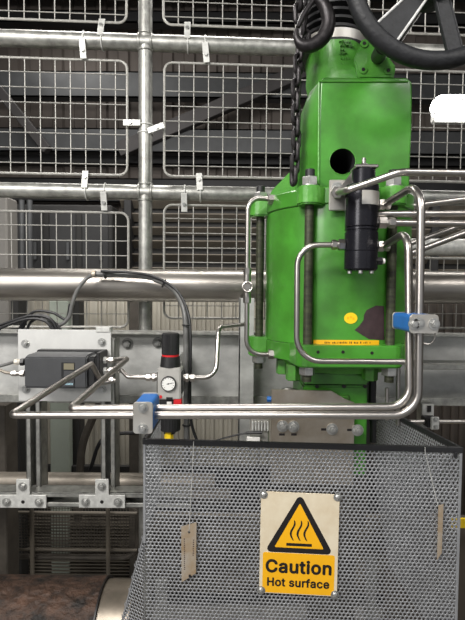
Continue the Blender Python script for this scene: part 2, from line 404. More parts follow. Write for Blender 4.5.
mesh_panel(363, 530, zC0, zC1, 'galvanised wire mesh panel between both rails in front of the lit lamp', -0.004, x_first=0.04)
mesh_panel(-48, 128.5, zE0, zE1, 'galvanised wire mesh panel below the lower rail, left of the post', -0.004)
mesh_panel(164, 331, zF0, zF1, 'galvanised wire mesh panel below the lower rail behind the small needle valve', -0.004)
mesh_panel(392, 530, G(440, 258.5).z, G(440, 328).z, 'short galvanised wire mesh panel behind the two vertical stainless tubes', -0.004, x_first=0.035)

def clip(x, zrail, up, tilt, label, rr=0.0265):
    """flat galvanised tab strapped round a rail, gripping the panel edge"""
    g = G(x, 300); s = 1 if up else -1
    t = thing('mesh_clip', (g.x, g.y - 0.03, zrail), label, 'clip', 'clips holding the mesh panels')
    MB().torus((g.x, g.y, zrail), gdir, rr + 0.0012, 0.0028, 24, 6).build('strap', 'galv_light', t)
    c = V((g.x, g.y - rr - 0.003, zrail + s * (rr * 0.2)))
    M = Matrix.Translation(c) @ Matrix.Rotation(tilt, 4, 'Y') @ Matrix.Rotation(math.radians(-14 * s), 4, 'X')
    z0, z1 = (0.0, 0.062) if up else (-0.062, 0.0)
    MB().box((-0.0105, -0.0025, z0), (0.0105, 0.0005, z1), 0.001, M).build('tab', 'galv_light', t)
    MB().hex(M @ V((0, -0.002, s * 0.036)), M @ V((0, -0.008, s * 0.036)), 0.0065).build('bolt', 'bolt_zinc', t)
    return t
clip(103.5, zr1, True, 0.05, 'galvanised clip on the top rail gripping the panel above, left of post')
clip(86, zr1, False, -0.02, 'galvanised clip on the top rail gripping the panel below, left of post')
clip(187, zr1, True, 0.0, 'galvanised clip on the top rail gripping the panel above, right of post')
clip(204, zr1, False, -0.1, 'galvanised clip on the top rail gripping the panel below, right of post')
clip(87.5, zr2, True, 0.0, 'galvanised clip on the lower rail gripping the panel above, left of post')
clip(106, zr2, False, 0.0, 'galvanised clip on the lower rail gripping the panel below, left of post')
clip(200, zr2, True, -0.08, 'galvanised clip on the lower rail gripping the panel above, beside the green actuator')
clip(184.5, zr2, False, 0.0, 'galvanised clip on the lower rail gripping the panel below, right of post')
def post_clip(ypx, side, tilt, label):
    g = G(145.5, ypx); t = thing('mesh_clip', (g.x, g.y - 0.03, g.z), label, 'clip', 'clips holding the mesh panels')
    MB().torus((g.x, g.y, g.z), (0, 0, 1), 0.0245, 0.0028, 24, 6).build('strap', 'galv_light', t)
    M = Matrix.Translation((g.x + side * 0.012, g.y - 0.025, g.z)) @ Matrix.Rotation(tilt, 4, 'Y')
    a, c = (0, 0.058) if side > 0 else (-0.058, 0)
    MB().box((a, -0.003, -0.010), (c, 0, 0.010), 0.001, M).build('tab', 'galv_light', t)
    MB().hex(M @ V((side * 0.034, -0.003, 0)), M @ V((side * 0.034, -0.009, 0)), 0.0065).build('bolt', 'bolt_zinc', t)
post_clip(125.5, -1, 0.0, 'galvanised clip on the post gripping the left mesh panel')
post_clip(133.5, 1, -0.35, 'galvanised clip on the post gripping the mesh panel beside the chain')

# lamp behind the mesh
t = thing('bulkhead_lamp', P(480, 110, 2.3), 'lit white capsule shaped fluorescent lamp behind the right mesh panel', 'lamp')
a, c = P(443, 107.5, 2.3), P(640, 107.5, 2.3); c.z = a.z
qs = [0.0 + math.pi / 2 * k / 8 for k in range(9)]
MB().sweep([a + V((0.058 * (1 - math.cos(q)) - 0.058, 0, 0)) for q in qs] + [c], [0.058 * max(0.06, math.sin(q)) for q in qs] + [0.058], 24).build('diffuser', 'lamp_glow', t)
MB().box((a.x - 0.02, a.y + 0.05, a.z - 0.05), (c.x, a.y + 0.10, a.z + 0.05), 0.008).build('housing', 'lamp_body', t)
MB().cyl((P(520, 100, 2.3).x, a.y + 0.12, 0), (P(520, 100, 2.3).x, a.y + 0.12, 3.0), 0.022, n=14).build('pole', 'galv', t)

# large pipe running in front of the post
zp = P(100, 285.2, 1.5).z
t = thing('process_pipe', (0, 1.5, zp - 0.052), 'large bare steel pipe running horizontally in front of the handrail post', 'pipe')
pa, pb = V((-1.1, 1.47, zp)), V((1.2, 1.53, zp))
MB().cyl(pa, pb, 0.0515, n=40).build('pipe_run', 'pipe_steel', t)
# thinner rail seen only right of the actuator
a, c = P(392, 247, 1.85), P(540, 243, 1.85); c.z = a.z
MB().cyl(a, c, 0.034, n=20).build('lagged_pipe', 'galv_light', None, 'pale thin pipe behind the crossing tubes, above the large pipe', 'pipe')

# galvanised channel beam
t = thing('channel_beam', (0, 1.56, P(0, 402, 1.5).z), 'galvanised steel channel beam running behind positioner and regulator', 'beam')
zt, zb = P(0, 331, 1.5).z, P(0, 402, 1.5).z
MB().box((-1.15, 1.555, zb), (1.25, 1.567, zt)).build('web', 'galv_sheet', t)
MB().box((-1.15, 1.495, zt - 0.008), (1.25, 1.555, zt), 0.002).build('flange', 'galv', t)
MB().box((-1.15, 1.495, zb), (1.25, 1.555, zb + 0.008), 0.002).build('flange', 'galv', t)
MB().box((-1.15, 1.493, zb), (1.25, 1.499, zb + 0.026), 0.002).build('lip', 'galv', t)
for (px, py) in ((127.5, 343.5), (158, 342.5)):
    bolt(t, P(px, py, 1.555), (0, -1, 0), 0.012, 0.016, 'bolt_grey')
# ledge on the right
MB().box((P(412, 360, 1.44).x, 1.40, P(0, 364, 1.44).z), (1.15, 1.495, P(0, 359, 1.44).z), 0.002).build(
    'cable_ledge', 'galv', None, 'galvanised ledge on the beam right of the vertical stainless tubes', 'ledge')

# vertical galvanised flat strut
t = thing('strut_upright', (P(246, 380, 1.44).x, 1.44, P(246, 447, 1.44).z), 'galvanised flat upright standing left of the green actuator', 'upright')
xa, xb = P(238.5, 380, 1.44).x, P(253.5, 380, 1.44).x
zl = P(246, 447, 1.44).z; zu = P(0, 296, 1.44).z
MB().box((xa, 1.43, zl), (xb, 1.436, zu), 0.001).box((xa, 1.43, zl), (xa + 0.005, 1.493, zu), 0.001).build('angle', 'galv_sheet', t)

# ================================================================== POSITIONER, PLATE, STRUT FRAME
PD = 1.30
a, c = P(18.5, 401, PD), P(111, 330, PD)
t = thing('mounting_plate', V(((a.x + c.x) / 2, PD, a.z)), 'bright metal mounting plate behind the dark grey valve positioner', 'plate')
MB().box((a.x, PD, a.z), (c.x, PD + 0.004, c.z), 0.001).build('plate', 'alu_sheet', t)
MB().box((P(96, 330, PD).x, PD - 0.003, c.z - 0.006), (P(110, 330, PD).x, PD + 0.03, c.z + 0.008), 0.001).build('edge_clip', 'galv_light', t)
for (px, py) in ((25.5, 343.5), (102, 342), (26, 389), (102.5, 389.5)):
    bolt(t, P(px, py, PD), (0, -1, 0), 0.0075, 0.010)
# positioner
a, c = P(24.5, 387.5, 1.19), P(95, 356, 1.19)
t = thing('valve_positioner', V(((a.x + c.x) / 2, 1.24, a.z)), 'dark grey valve positioner box on the bright mounting plate', 'positioner')
b = MB(); hh = c.z - a.z
M = basis(V((a.x, 0, a.z)), V((0, 1, 0)), V((0, 0, 1)), V((1, 0, 0)))
b.prism([(1.19, 0), (1.19, hh * 0.94), (1.205, hh), (1.272, hh), (1.272, -0.004), (1.2, -0.004)], c.x - a.x - 0.022, M, 0.003, 2)
b.build('housing', 'positioner_grey', t)
MB().box((a.x - 0.003, 1.272, a.z - 0.008), (c.x + 0.003, PD, c.z + 0.004), 0.003).build('base', 'black_plastic', t)
MB().box((c.x - 0.021, 1.196, a.z + 0.001), (c.x + 0.0, 1.275, c.z - 0.003), 0.004, seg=2).build('end_cap', 'black_plastic', t)
wa, wb = P(61.5, 382, 1.19), P(74.5, 362.5, 1.19)
w = MB().box((wa.x, 1.1885, wa.z), (wb.x, 1.1905, wb.z), 0.0006).build('cover_window', 'black_plastic', t)
da, db = P(63.8, 369.5, 1.188), P(74, 363.5, 1.188)
MB().box((da.x, 1.1875, da.z), (db.x, 1.1888, db.z)).build('display', 'display', w)
da, db = P(64, 386.5, 1.188), P(74, 371, 1.188)
MB().box((da.x, 1.1872, da.z), (db.x, 1.1886, db.z), 0.0004).build('flap', 'positioner_grey', w)
q = P(69, 384, 1.1868)
text_mesh('SIEMENS', 0.021, 0.0052, basis(q, V((1, 0, 0)), V((0, 0, 1)), V((0, -1, 0))), 'brand_lettering', 'teal', w, bold=0.03)
# glands on the left
for (py, m_, L, rr) in ((362, 'white_gland', 0.026, 0.0085), (373.5, 'stainless', 0.034, 0.0075)):
    p0 = P(24.5, py, 1.235); e = p0 - V((L, 0, 0))
    g = MB().hex(p0, p0 - V((0.010, 0, 0)), rr * 1.25).build('cable_gland', 'black_plastic' if m_ == 'white_gland' else 'stainless', t)
    MB().cyl(p0 - V((0.010, 0, 0)), p0 - V((L * 0.6, 0, 0)), rr * 0.8).hex(p0 - V((L * 0.6, 0, 0)), e, rr * 1.05).build('gland_nut', m_, g)
# pneumatic block on the right with three ports
x_ = P(96, 370, 1.2).x
MB().box((x_, 1.2, P(0, 385, 1.2).z), (x_ + 0.010, 1.275, P(0, 352, 1.2).z), 0.002).build('pneumatic_block', 'black_plastic', t)
ports = [(360, 1.235), (370.5, 1.235), (380, 1.235)]
for py, d in ports:
    p0 = V((x_ + 0.010, d, P(98, py, d).z))
    g = MB().hex(p0, p0 + V((0.008, 0, 0)), 0.0095).build('port', 'white_plastic', t)
    MB().cyl(p0 + V((0.008, 0, 0)), p0 + V((0.015, 0, 0)), 0.006).hex(p0 + V((0.015, 0, 0)), p0 + V((0.027, 0, 0)), 0.0092).cyl(p0 + V((0.027, 0, 0)), p0 + V((0.032, 0, 0)), 0.0068).build('fitting_nut', 'stainless', g)

# strut channels
def strut(p0, axis, L, face, label, wd_=0.041, dp=0.052):
    """slotted C channel from p0 along axis, open side towards 'face'"""
    ax = V(axis).normalized(); fz = V(face).normalized(); sx = ax.cross(fz)
    t = thing('strut_channel', V(p0), label, 'strut')
    M = basis(V(p0), ax, sx, fz)
    h = wd_ / 2; th = 0.0028
    MB().box((0, -h, -dp), (L, -h + th, 0), 0.0005, M).build('side_wall', 'galv', t)
    MB().box((0, h - th, -dp), (L, h, 0), 0.0005, M).build('side_wall', 'galv', t)
    MB().box((0, -h, -0.006), (L, -h + 0.0125, 0), 0.0008, M).box((0, h - 0.0125, -0.006), (L, h, 0), 0.0008, M).build('lip', 'galv', t)
    b = MB().box((0, -h, -dp), (L, -0.007, -dp + th), 0, M).box((0, 0.007, -dp), (L, h, -dp + th), 0, M)
    x = 0.0
    while x < L - 0.01:
        b.box((x, -0.007, -dp), (min(x + 0.020, L), 0.007, -dp + th), 0, M); x += 0.048
    b.build('slotted_web', 'galv', t)
    return t
SD = 1.27
zlow = P(0, 490, SD).z; zplate = P(0, 332, SD).z
for (px, lb) in ((27.5, 'galvanised slotted strut upright below the positioner beside the brown stanchion'), (104.5, 'galvanised slotted strut upright below the positioner beside the blue tube clamp')):
    strut((P(px, 440, SD).x, SD + 0.036, zlow - 0.02), (0, 0, 1), zplate - zlow, (0, -1, 0), lb)
zs = P(0, 499.5, SD).z
strut((P(-30, 500, SD).x, SD, zs), (1, 0, 0), P(190, 500, SD).x - P(-30, 500, SD).x, (0, -1, 0), 'galvanised horizontal strut joining both strut uprights')
def tee(px, label):
    s = 1.0 / 465 * (SD - 0.006); t = thing('tee_bracket', P(px, 507, SD - 0.004), label, 'bracket', None)
    O = P(px, 507, SD - 0.001); M = basis(O, V((1, 0, 0)), V((0, 0, 1)), V((0, -1, 0)))
    hw = 23.5 * s; st = 6.8 * s; hb = 13.2 * s; ht = 29.5 * s
    MB().prism([(-hw, 0), (hw, 0), (hw, hb), (st, hb), (st, ht), (-st, ht), (-st, hb), (-hw, hb)], 0.006, M, 0.0008).build('plate', 'galv_light', t)
    for (bx, by) in ((-16.5, 6.3), (16.5, 6.3), (0, 22.5)):
        bolt(t, M @ V((bx * s, by * s, 0.006)), (0, -1, 0), 0.0078, 0.009, rot=random.random())
    MB().cyl(M @ V((0, 6.3 * s, 0.0055)), M @ V((0, 6.3 * s, 0.0066)), 0.005, n=14).build('hole', 'print_black', t)
tee(24, 'galvanised tee bracket bolting the strut crossbar to the upright beside the brown stanchion')
tee(102.5, 'galvanised tee bracket bolting the strut crossbar to the upright near the perforated guard')

# lower-left background pieces
zq = P(0, 481, 1.5).z
MB().cyl((-1.1, 1.5, zq), (P(215, 481, 1.5).x, 1.5, zq), 0.029, n=28).build('horizontal_pipe', 'tube_brown', None, 'dull brown horizontal tube just above the strut crossbar', 'pipe')
zq = P(0, 494, 1.7).z
MB().box((-1.2, 1.66, zq - 0.02), (0.0, 1.74, zq + 0.01), 0.003).build('dark_rail', 'dark_steel', None, 'dark flat rail behind the strut crossbar', 'rail')
t = thing('louvre_screen', (P(60, 560, 2.3).x, 2.3, 0), 'dark louvre panel below the strut crossbar', 'louvre')
xa, xb = P(-40, 560, 2.3).x, P(440, 560, 2.3).x
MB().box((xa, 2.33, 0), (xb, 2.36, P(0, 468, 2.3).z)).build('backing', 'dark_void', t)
zz = P(0, 590, 2.3).z; b = MB(); n_ = 0
while zz < P(0, 512, 2.3).z:
    b.box((xa, 2.295, zz), (xb, 2.33, zz + 0.006)); zz += 0.017
b.build('slats', 'louvre', t, kind='stuff')
# dark mesh panel with a rounded corner in front of the louvres
t = thing('dark_mesh_guard', P(60, 556, 1.95), 'dark fine mesh panel with rounded corner in front of the louvres', 'mesh panel')
def framep(xa, xb, ya, yb, d, R, r, n=7):
    a = P(xa, yb, d); c = P(xb, ya, d); pts = []
    for (cx, cz, a0) in ((a.x + R, a.z + R, math.pi), (c.x - R, a.z + R, 1.5 * math.pi), (c.x - R, c.z - R, 0), (a.x + R, c.z - R, math.pi / 2)):
        for k in range(n): q = a0 + math.pi / 2 * k / (n - 1); pts.append(V((cx + R * math.cos(q), d, cz + R * math.sin(q))))
    return MB().sweep(pts, r, 8, closed=True)
framep(-60, 138, 503, 556, 1.95, 0.07, 0.011).build('frame', 'dark_steel', t)
b = MB(); a = P(-60, 556, 1.95); c = P(138, 503, 1.95); x = a.x
while x < c.x: b.box((x, 1.949, a.z), (x + 0.0025, 1.951, c.z)); x += 0.0125
z = a.z
while z < c.z: b.box((a.x, 1.9475, z), (c.x, 1.949, z + 0.0025)); z += 0.0125
b.build('fine_mesh', 'dark_steel', t, kind='stuff', smooth=0)
for py in (512, 549): 
    zz = P(0, py, 1.93).z; MB().cyl((a.x, 1.93, zz), (c.x, 1.93, zz), 0.006, n=8).build('crossbar', 'louvre', t)
for px, lb in ((13, 'thin grey upright bar before the dark fine mesh, beside the brown stanchion'), (32, 'thin grey upright bar before the dark fine mesh, under the first strut upright'), (108, 'thin grey upright bar before the dark fine mesh, near the perforated guard')):
    xx = P(px, 540, 1.9).x; MB().cyl((xx, 1.9, 0.2), (xx, 1.9, P(0, 500, 1.9).z), 0.009, n=10).build(
        'thin_upright', 'louvre', None, lb, 'bar', 'bars before the dark mesh')
# rust coloured lagged pipe at the bottom left
zq = P(50, 626, 1.35).z; rr = P(50, 582.5, 1.35).z - zq
t = thing('lagged_pipe', (P(50, 600, 1.35).x, 1.35, zq - rr), 'rust brown wrapped pipe lying under the dark mesh panel', 'pipe')
MB().cyl((-1.2, 1.35, zq), (P(103, 600, 1.35).x, 1.35, zq), rr, n=40).build('wrapping', 'rust', t)
MB().cyl((P(103, 600, 1.35).x, 1.35, zq), (P(104.6, 600, 1.35).x, 1.35, zq), rr * 1.01, n=40).build('end_band', 'print_black', t)
MB().cyl((P(104.6, 600, 1.35).x, 1.35, zq), (P(135, 600, 1.35).x, 1.35, zq), rr * 0.94, n=40).build('collar', 'lagging', t)
for px in (-40, 60):
    xx = P(px, 600, 1.35).x; MB().box((xx - 0.03, 1.32, 0), (xx + 0.03, 1.38, zq - rr * 0.98)).build('saddle', 'dark_steel', t)
# yellow rail + dark kickplate at the right edge
a = P(452, 523.5, 1.9)
t = thing('yellow_rail', (a.x + 0.2, 1.9, 0), 'yellow painted flat rail beyond the right edge of the perforated guard', 'rail')
MB().box((a.x + 0.0, 1.9, a.z - 0.021), (a.x + 0.9, 1.91, a.z + 0.021), 0.002).build('bar', 'yellow', t)
MB().box((a.x + 0.3, 1.91, 0), (a.x + 0.34, 1.95, a.z + 0.03), 0.002).build('post', 'yellow', t)
a = P(452, 560, 2.1)
MB().box((a.x - 0.3, 2.1, 0.0), (a.x + 1.0, 2.14, P(0, 515, 2.1).z), 0.003).build('kick_plate', 'dark_clad', None, 'dark brown kick plate behind the yellow rail', 'plate')
# bracket with rod, lower right
t = thing('rod_bracket', P(432, 430, 1.45), 'galvanised slotted bracket holding a thin horizontal rod', 'bracket')
MB().box(P(422, 425, 1.46), P(434, 404.5, 1.462) + V((0, 0.004, 0)), 0.001).build('plate', 'galv_light', t)
MB().box(P(427.5, 412, 1.455), P(431, 405.5, 1.458)).build('slot', 'print_black', t)
MB().box(P(427, 428, 1.40), P(433, 415, 1.45) + V((0, 0.0, 0)), 0.003).build('rubber_block', 'rubber', t)
MB().box(P(431, 430, 1.39), P(439.5, 417, 1.392) + V((0, 0.006, 0)), 0.003).build('clamp_plate', 'galv_light', t)
for py in (419.5, 427): bolt(t, P(435.5, py, 1.39), (0, -1, 0), 0.0045, 0.006)
a, c = P(408, 421.5, 1.42), P(520, 421.5, 1.42); MB().cyl(a, c, 0.0065, n=12).build('rod', 'stainless', t)
MB().box((P(422, 404, 1.46).x, 1.464, P(0, 425, 1.46).z), (P(434, 404, 1.46).x, 1.50, P(0, 400, 1.46).z)).build('stem', 'galv', t)

# ================================================================== GREEN ACTUATOR
AC = V((0.2574, 1.165, 0)); AR = 0.19; CR = 0.175
FY = 1.0
zTt = P(308, 187, FY).z; zTb = P(308, 205.5, FY).z; zBt = P(308, 344, FY).z; zBb = P(308, 366, FY).z
act = thing('valve_actuator', (AC.x, AC.y, zBb), 'green painted valve actuator with tie rods and tapered top housing', 'actuator')
MB().cyl((AC.x, AC.y, zBt - 0.003), (AC.x, AC.y, zTb + 0.003), CR, n=72).build('cylinder', 'green', act)
angs = [120, 180, 240, 300, 60]
lugs = [V((AC.x + AR * math.cos(math.radians(a)), AC.y + AR * math.sin(math.radians(a)), 0)) for a in angs]
lugs[3].x -= 0.012
# top flange: disc with lugs
b = MB().cyl((AC.x, AC.y, zTb + 0.004), (AC.x, AC.y, zTt), CR + 0.004, n=64, bev=0.002)
b.build('top_flange', 'green', act)
def lug_poly(c, r=0.0275):
    d = V((c.x - AC.x, c.y - AC.y)).normalized(); n = V((-d.y, d.x)); pts = []
    for k in range(9):
        q = -math.pi / 2 + math.pi * k / 8; pts.append((c.x + (d.x * math.cos(q) + n.x * math.sin(q)) * r, c.y + (d.y * math.cos(q) + n.y * math.sin(q)) * r))
    for s_ in (1, -1):
        pts.append((c.x - d.x * 0.06 + n.x * s_ * r * 1.3, c.y - d.y * 0.06 + n.y * s_ * r * 1.3))
    return pts
for i, c in enumerate(lugs):
    MB().prism(lug_poly(c), zTt - zTb, Matrix.Translation((0, 0, zTb)), 0.003, 2).build('lug', 'green_cast', act)
# bottom flange: hull of the lugs
def hull(pts):
    pts = sorted(set((round(p[0], 5), round(p[1], 5)) for p in pts)); o = []
    for seq in (pts, pts[::-1]):
        h_ = []
        for p in seq:
            while len(h_) > 1 and (h_[-1][0] - h_[-2][0]) * (p[1] - h_[-2][1]) - (h_[-1][1] - h_[-2][1]) * (p[0] - h_[-2][0]) <= 0: h_.pop()
            h_.append(p)
        o += h_[:-1]
    return o
MB().cyl((AC.x, AC.y, zBb + 0.004), (AC.x, AC.y, zBt - 0.004), CR + 0.003, n=64, bev=0.002).build('bottom_flange', 'green', act)
pp = []
for c in (lugs[2], lugs[3]):
    for k in range(16): q = 2 * math.pi * k / 16; pp.append((c.x + 0.0265 * math.cos(q), c.y + 0.0265 * math.sin(q)))
pp += [(AC.x - 0.14, AC.y - 0.06), (AC.x + 0.145, AC.y - 0.06)]
MB().prism(hull(pp), zBt - zBb, Matrix.Translation((0, 0, zBb)), 0.003, 2).build('front_flange', 'green', act)
for c in (lugs[0], lugs[1], lugs[4]):
    MB().prism(lug_poly(c), zBt - zBb, Matrix.Translation((0, 0, zBb)), 0.003, 2).build('lug', 'green_cast', act)
MB().cyl((AC.x, AC.y, P(330, 372, 1.06).z + 0.0005), (AC.x, AC.y, zBb), 0.135, 0.15, n=48).build('lower_boss', 'green_cast', act)
for i, c in enumerate(lugs):
    rod = MB().cyl((c.x, c.y, zBb - 0.034), (c.x, c.y, zTt + 0.034), 0.0098, n=18).build('tie_rod', 'rod_dark', act)
    MB().cyl((c.x, c.y, zTt), (c.x, c.y, zTt + 0.0035), 0.0185, n=20).hex((c.x, c.y, zTt + 0.003), (c.x, c.y, zTt + 0.021), 0.0172, rot=0.4 + i).build('nut', 'bolt_zinc', rod)
    MB().hex((c.x, c.y, zBb - 0.019), (c.x, c.y, zBb), 0.0172, rot=0.2 + i).build('nut', 'bolt_zinc', rod)
    MB().cyl((c.x, c.y, zTt + 0.020), (c.x, c.y, zTt + 0.037), 0.0105, n=14, bev=0.001).build('rod_end', 'rubber', rod)
# housing (loft of plan sections)
def loft(secs, bev=0.004):
    bm_ = bmesh.new(); rings = []
    for (z, poly) in secs: rings.append([bm_.verts.new((p[0], p[1], z)) for p in poly])
    n = len(rings[0])
    for i in range(len(rings) - 1):
        for k in range(n): bm_.faces.new([rings[i][k], rings[i][(k + 1) % n], rings[i + 1][(k + 1) % n], rings[i + 1][k]])
    bm_.faces.new(rings[0][::-1]); bm_.faces.new(rings[-1])
    bmesh.ops.recalc_face_normals(bm_, faces=bm_.faces)
    if bev:
        es = [e for e in bm_.edges if len(e.link_faces) == 2 and e.calc_face_angle(0) > 0.2]
        bmesh.ops.bevel(bm_, geom=es, offset=bev, segments=3, affect='EDGES', profile=0.6)
    return MB().bm(bm_)
HF = 1.03
def sec(yl, fl, fr_, lv, yb=1.27, dl=1.10):
    z = P(330, yl, HF).z
    X = lambda px, d: P(px, 200, d).x
    return (z, [(X(fl, HF), HF), (X(fr_, HF), HF), (X(fr_, HF) + 0.006, HF + 0.03), (X(fr_, HF) + 0.006, yb), (X(lv, dl), yb), (X(lv, dl), dl)])
secs = [sec(196, 318, 409, 296), sec(168, 318, 409, 297), sec(125, 318, 410, 300), sec(92, 318.5, 409.5, 304), sec(81, 319, 409, 307), sec(77, 322, 404, 309)]
housing = loft(secs).build('housing', 'green', act)
# raised frame of the front cover and the two round openings
def edge_bar(x0_, y0_, x1_, y1_, w=0.004):
    p, q = P(x0_, y0_, HF - 0.001), P(x1_, y1_, HF - 0.001)
    MB().sweep([p, q], w, 8).build('cover_bead', 'green_cast', housing)
edge_bar(319, 83, 318.5, 184, 0.0026); edge_bar(319, 81.5, 408, 81.5, 0.0020)
q = P(342.5, 161.5, HF)
def cut(o, b):
    c_ = b.build('cutter', 'print_black'); md = o.modifiers.new('b', 'BOOLEAN'); md.operation = 'DIFFERENCE'; md.solver = 'EXACT'; md.object = c_
    bpy.context.view_layer.update()
    me = bpy.data.meshes.new_from_object(o.evaluated_get(bpy.context.evaluated_depsgraph_get()))
    o.modifiers.clear(); o.data = me; me.set_sharp_from_angle(angle=math.radians(35)); bpy.data.objects.remove(c_)
cut(housing, MB().cyl(q + V((0, 0.15, 0)), q - V((0, 0.02, 0)), 0.0285, n=40))
MB().lathe([(0.0284, 0.004), (0.0284, 0.149), (0.001, 0.149)], q, (0, 1, 0), n=40, cap=False).build('opening_shade_liner', 'void', housing)  # black liner added to paint the shade of the hollow housing
MB().torus(q - V((0, 0.0005, 0)), (0, -1, 0), 0.0287, 0.0008, 40, 8).build('opening_rim', 'green_cast', housing)
# left gusset to the rear-left lug
zg0 = P(268, 199, 1.165).z; zg1 = P(297, 163, 1.165).z; xg0 = P(262, 200, 1.165).x; xg1 = P(300, 200, 1.165).x
M = basis(V((0, 1.125, 0)), V((1, 0, 0)), V((0, 0, 1)), V((0, 1, 0)))
MB().prism([(xg0 + 0.012, zg0 - 0.02), (xg1 + 0.04, zg0 - 0.02), (xg1 + 0.04, zg1 + 0.01), (xg1, zg1), (xg0 + 0.02, zg0 + 0.012)], 0.07, M, 0.003, 2).build('gusset', 'green_cast', act)
# neck above the housing
zh = P(330, 78, HF).z
NX = P(337, 60, 1.09).x
def oval(z, xl, xr, yf, yb=1.26, n=28, d=1.09):
    cx = (P(xl, 60, d).x + P(xr, 60, d).x) / 2; rx = (P(xr, 60, d).x - P(xl, 60, d).x) / 2; cy = (yf + yb) / 2; ry = (yb - yf) / 2
    return (z, [(cx + rx * math.copysign(abs(math.cos(2 * math.pi * k / n)) ** 0.8, math.cos(2 * math.pi * k / n)), cy + ry * math.copysign(abs(math.sin(2 * math.pi * k / n)) ** 0.8, math.sin(2 * math.pi * k / n))) for k in range(n)])
zN = lambda y: P(337, y, 1.07).z
loft([oval(zh - 0.004, 314, 402, 1.045), oval(zN(75), 314, 400, 1.045), oval(zN(71), 313, 392, 1.05), oval(zN(63), 312, 378, 1.06), oval(zN(50), 313, 370, 1.065), oval(zN(40), 311, 366, 1.065)], 0).build('neck', 'green_cast', act)
MB().cyl((NX + 0.003, 1.158, zN(41)), (NX + 0.003, 1.158, zN(35.5)), 0.0865, n=40, bev=0.002).build('seal_ring', 'rubber', act)
bandc = MB().cyl((NX + 0.006, 1.155, zN(36)), (NX + 0.006, 1.155, zN(25)), 0.079, n=48, bev=0.001).build('clamp_band', 'stainless_plate', act)
prof = []; zb0 = zN(25.5); k = 0
while k < 9:
    prof += [(0.064, zb0 + k * 0.018), (0.078, zb0 + k * 0.018 + 0.005), (0.078, zb0 + k * 0.018 + 0.011), (0.064, zb0 + k * 0.018 + 0.016)]; k += 1
prof = [(r, z - zb0) for r, z in prof]
MB().lathe(prof, (NX + 0.004, 1.155, zb0), n=40).build('bellows', 'rubber', act)
# side cover on the neck with bolts, round cap
q0 = P(372, 62, 1.05)
M = basis(q0, V((1, 0, 0)), V((0, 0, 1)), V((0, -1, 0)))
s = 1.05 / 465
MB().prism([(-14 * s, -18 * s), (20 * s, -18 * s), (22 * s, -6 * s), (10 * s, 8 * s), (-2 * s, 19 * s), (-12 * s, 16 * s), (-19 * s, 0)], 0.016, M @ Matrix.Translation((0, 0, -0.004)), 0.003, 2).build('side_cover', 'green_cast', act)
for (px, py) in ((364, 44), (363, 70), (388, 71)): 
    q = P(px, py, 1.038); bb = MB().cyl(q + V((0, 0.006, 0)), q - V((0, 0.003, 0)), 0.0085, n=18).build('cover_screw', 'green_cast', act)
    MB().hex(q - V((0, 0.0029, 0)), q - V((0, 0.0036, 0)), 0.0045).build('socket', 'print_black', bb)
MB().cyl(P(378, 57, 1.04), P(384, 46, 0.93), 0.0155, n=24, bev=0.002).build('wheel_shaft_guard', 'rubber', act)
# cast marks on the neck (too worn to read): short raised strokes
b = MB(); random.seed(3)
for row, (yy, n_) in enumerate(((41, 5), (44.5, 6), (49, 2), (53, 3), (58, 4), (64, 4))):
    for k in range(n_):
        q = P(341 + k * 2.4 + random.uniform(-.3, .3), yy + random.uniform(-.4, .4), 1.0595 if yy < 60 else 1.0575)
        M = Matrix.Translation(q) @ Matrix.Rotation(random.choice((0, 0, 1.57, 0.6, -0.6)), 4, 'Y')
        b.box((-0.0007, -0.0012, -0.0032), (0.0007, 0.006, 0.0032), 0, M)
b.build('cast_marks', 'green_worn', act, label='worn raised casting marks on the green neck')
# decals on the cylinder front: sticker, paint-loss patch, warning strip, all hugging the surface
def on_cyl(px, py, dr):
    d0 = AC.y - CR
    for _ in range(8):
        p = P(px, py, d0); dx = min(max((p.x - AC.x) / (CR + dr), -1), 1); d0 = AC.y - (CR + dr) * math.sqrt(max(0, 1 - dx * dx))
    return P(px, py, d0)
def decal(poly, dr, name, m, parent=act, label=None, grid=14):
    bm_ = bmesh.new(); f = bm_.faces.new([bm_.verts.new((x, y, 0)) for x, y in poly])
    xs = [p[0] for p in poly]
    for k in range(1, grid):
        X = min(xs) + (max(xs) - min(xs)) * k / grid
        bmesh.ops.bisect_plane(bm_, geom=bm_.verts[:] + bm_.edges[:] + bm_.faces[:], plane_co=(X, 0, 0), plane_no=(1, 0, 0))
    top = []
    vs = [v.co.copy() for v in bm_.verts]; bm_.verts.index_update(); fs = [[v.index for v in f.verts] for f in bm_.faces]; bm_.free()
    n = len(vs); A = [on_cyl(v.x, v.y, dr) for v in vs]; B = [on_cyl(v.x, v.y, -0.001) for v in vs]
    ed = {}
    for f in fs:
        for i in range(len(f)):
            e = (f[i], f[(i + 1) % len(f)]); ed[e] = 1
    fs2 = [f for f in fs] + [[i + n for i in f[::-1]] for f in fs] + [[b_, a_, a_ + n, b_ + n] for (a_, b_) in ed if (b_, a_) not in ed]
    bmx = bmesh.new(); vv = [bmx.verts.new(p) for p in A + B]
    for f in fs2: bmx.faces.new([vv[i] for i in f])
    bmesh.ops.recalc_face_normals(bmx, faces=bmx.faces)
    return MB().bm(bmx).build(name, m, parent, label)
circ = [(350.8 + 6.7 * math.cos(2 * math.pi * k / 24), 318.2 + 5.6 * math.sin(2 * math.pi * k / 24)) for k in range(24)]
st_ = decal(circ, 0.0008, 'sticker', 'yellow', label='small round yellow sticker')
for (cx, cy) in ((348, 318), (351, 317), (353.5, 318.6)):
    decal([(cx - 1, cy - 1.2), (cx + 1, cy - 1.0), (cx + 0.8, cy + 1.2), (cx - 0.9, cy + 1)], 0.0012, 'faded_mark', 'yellow_sign', st_, grid=2)
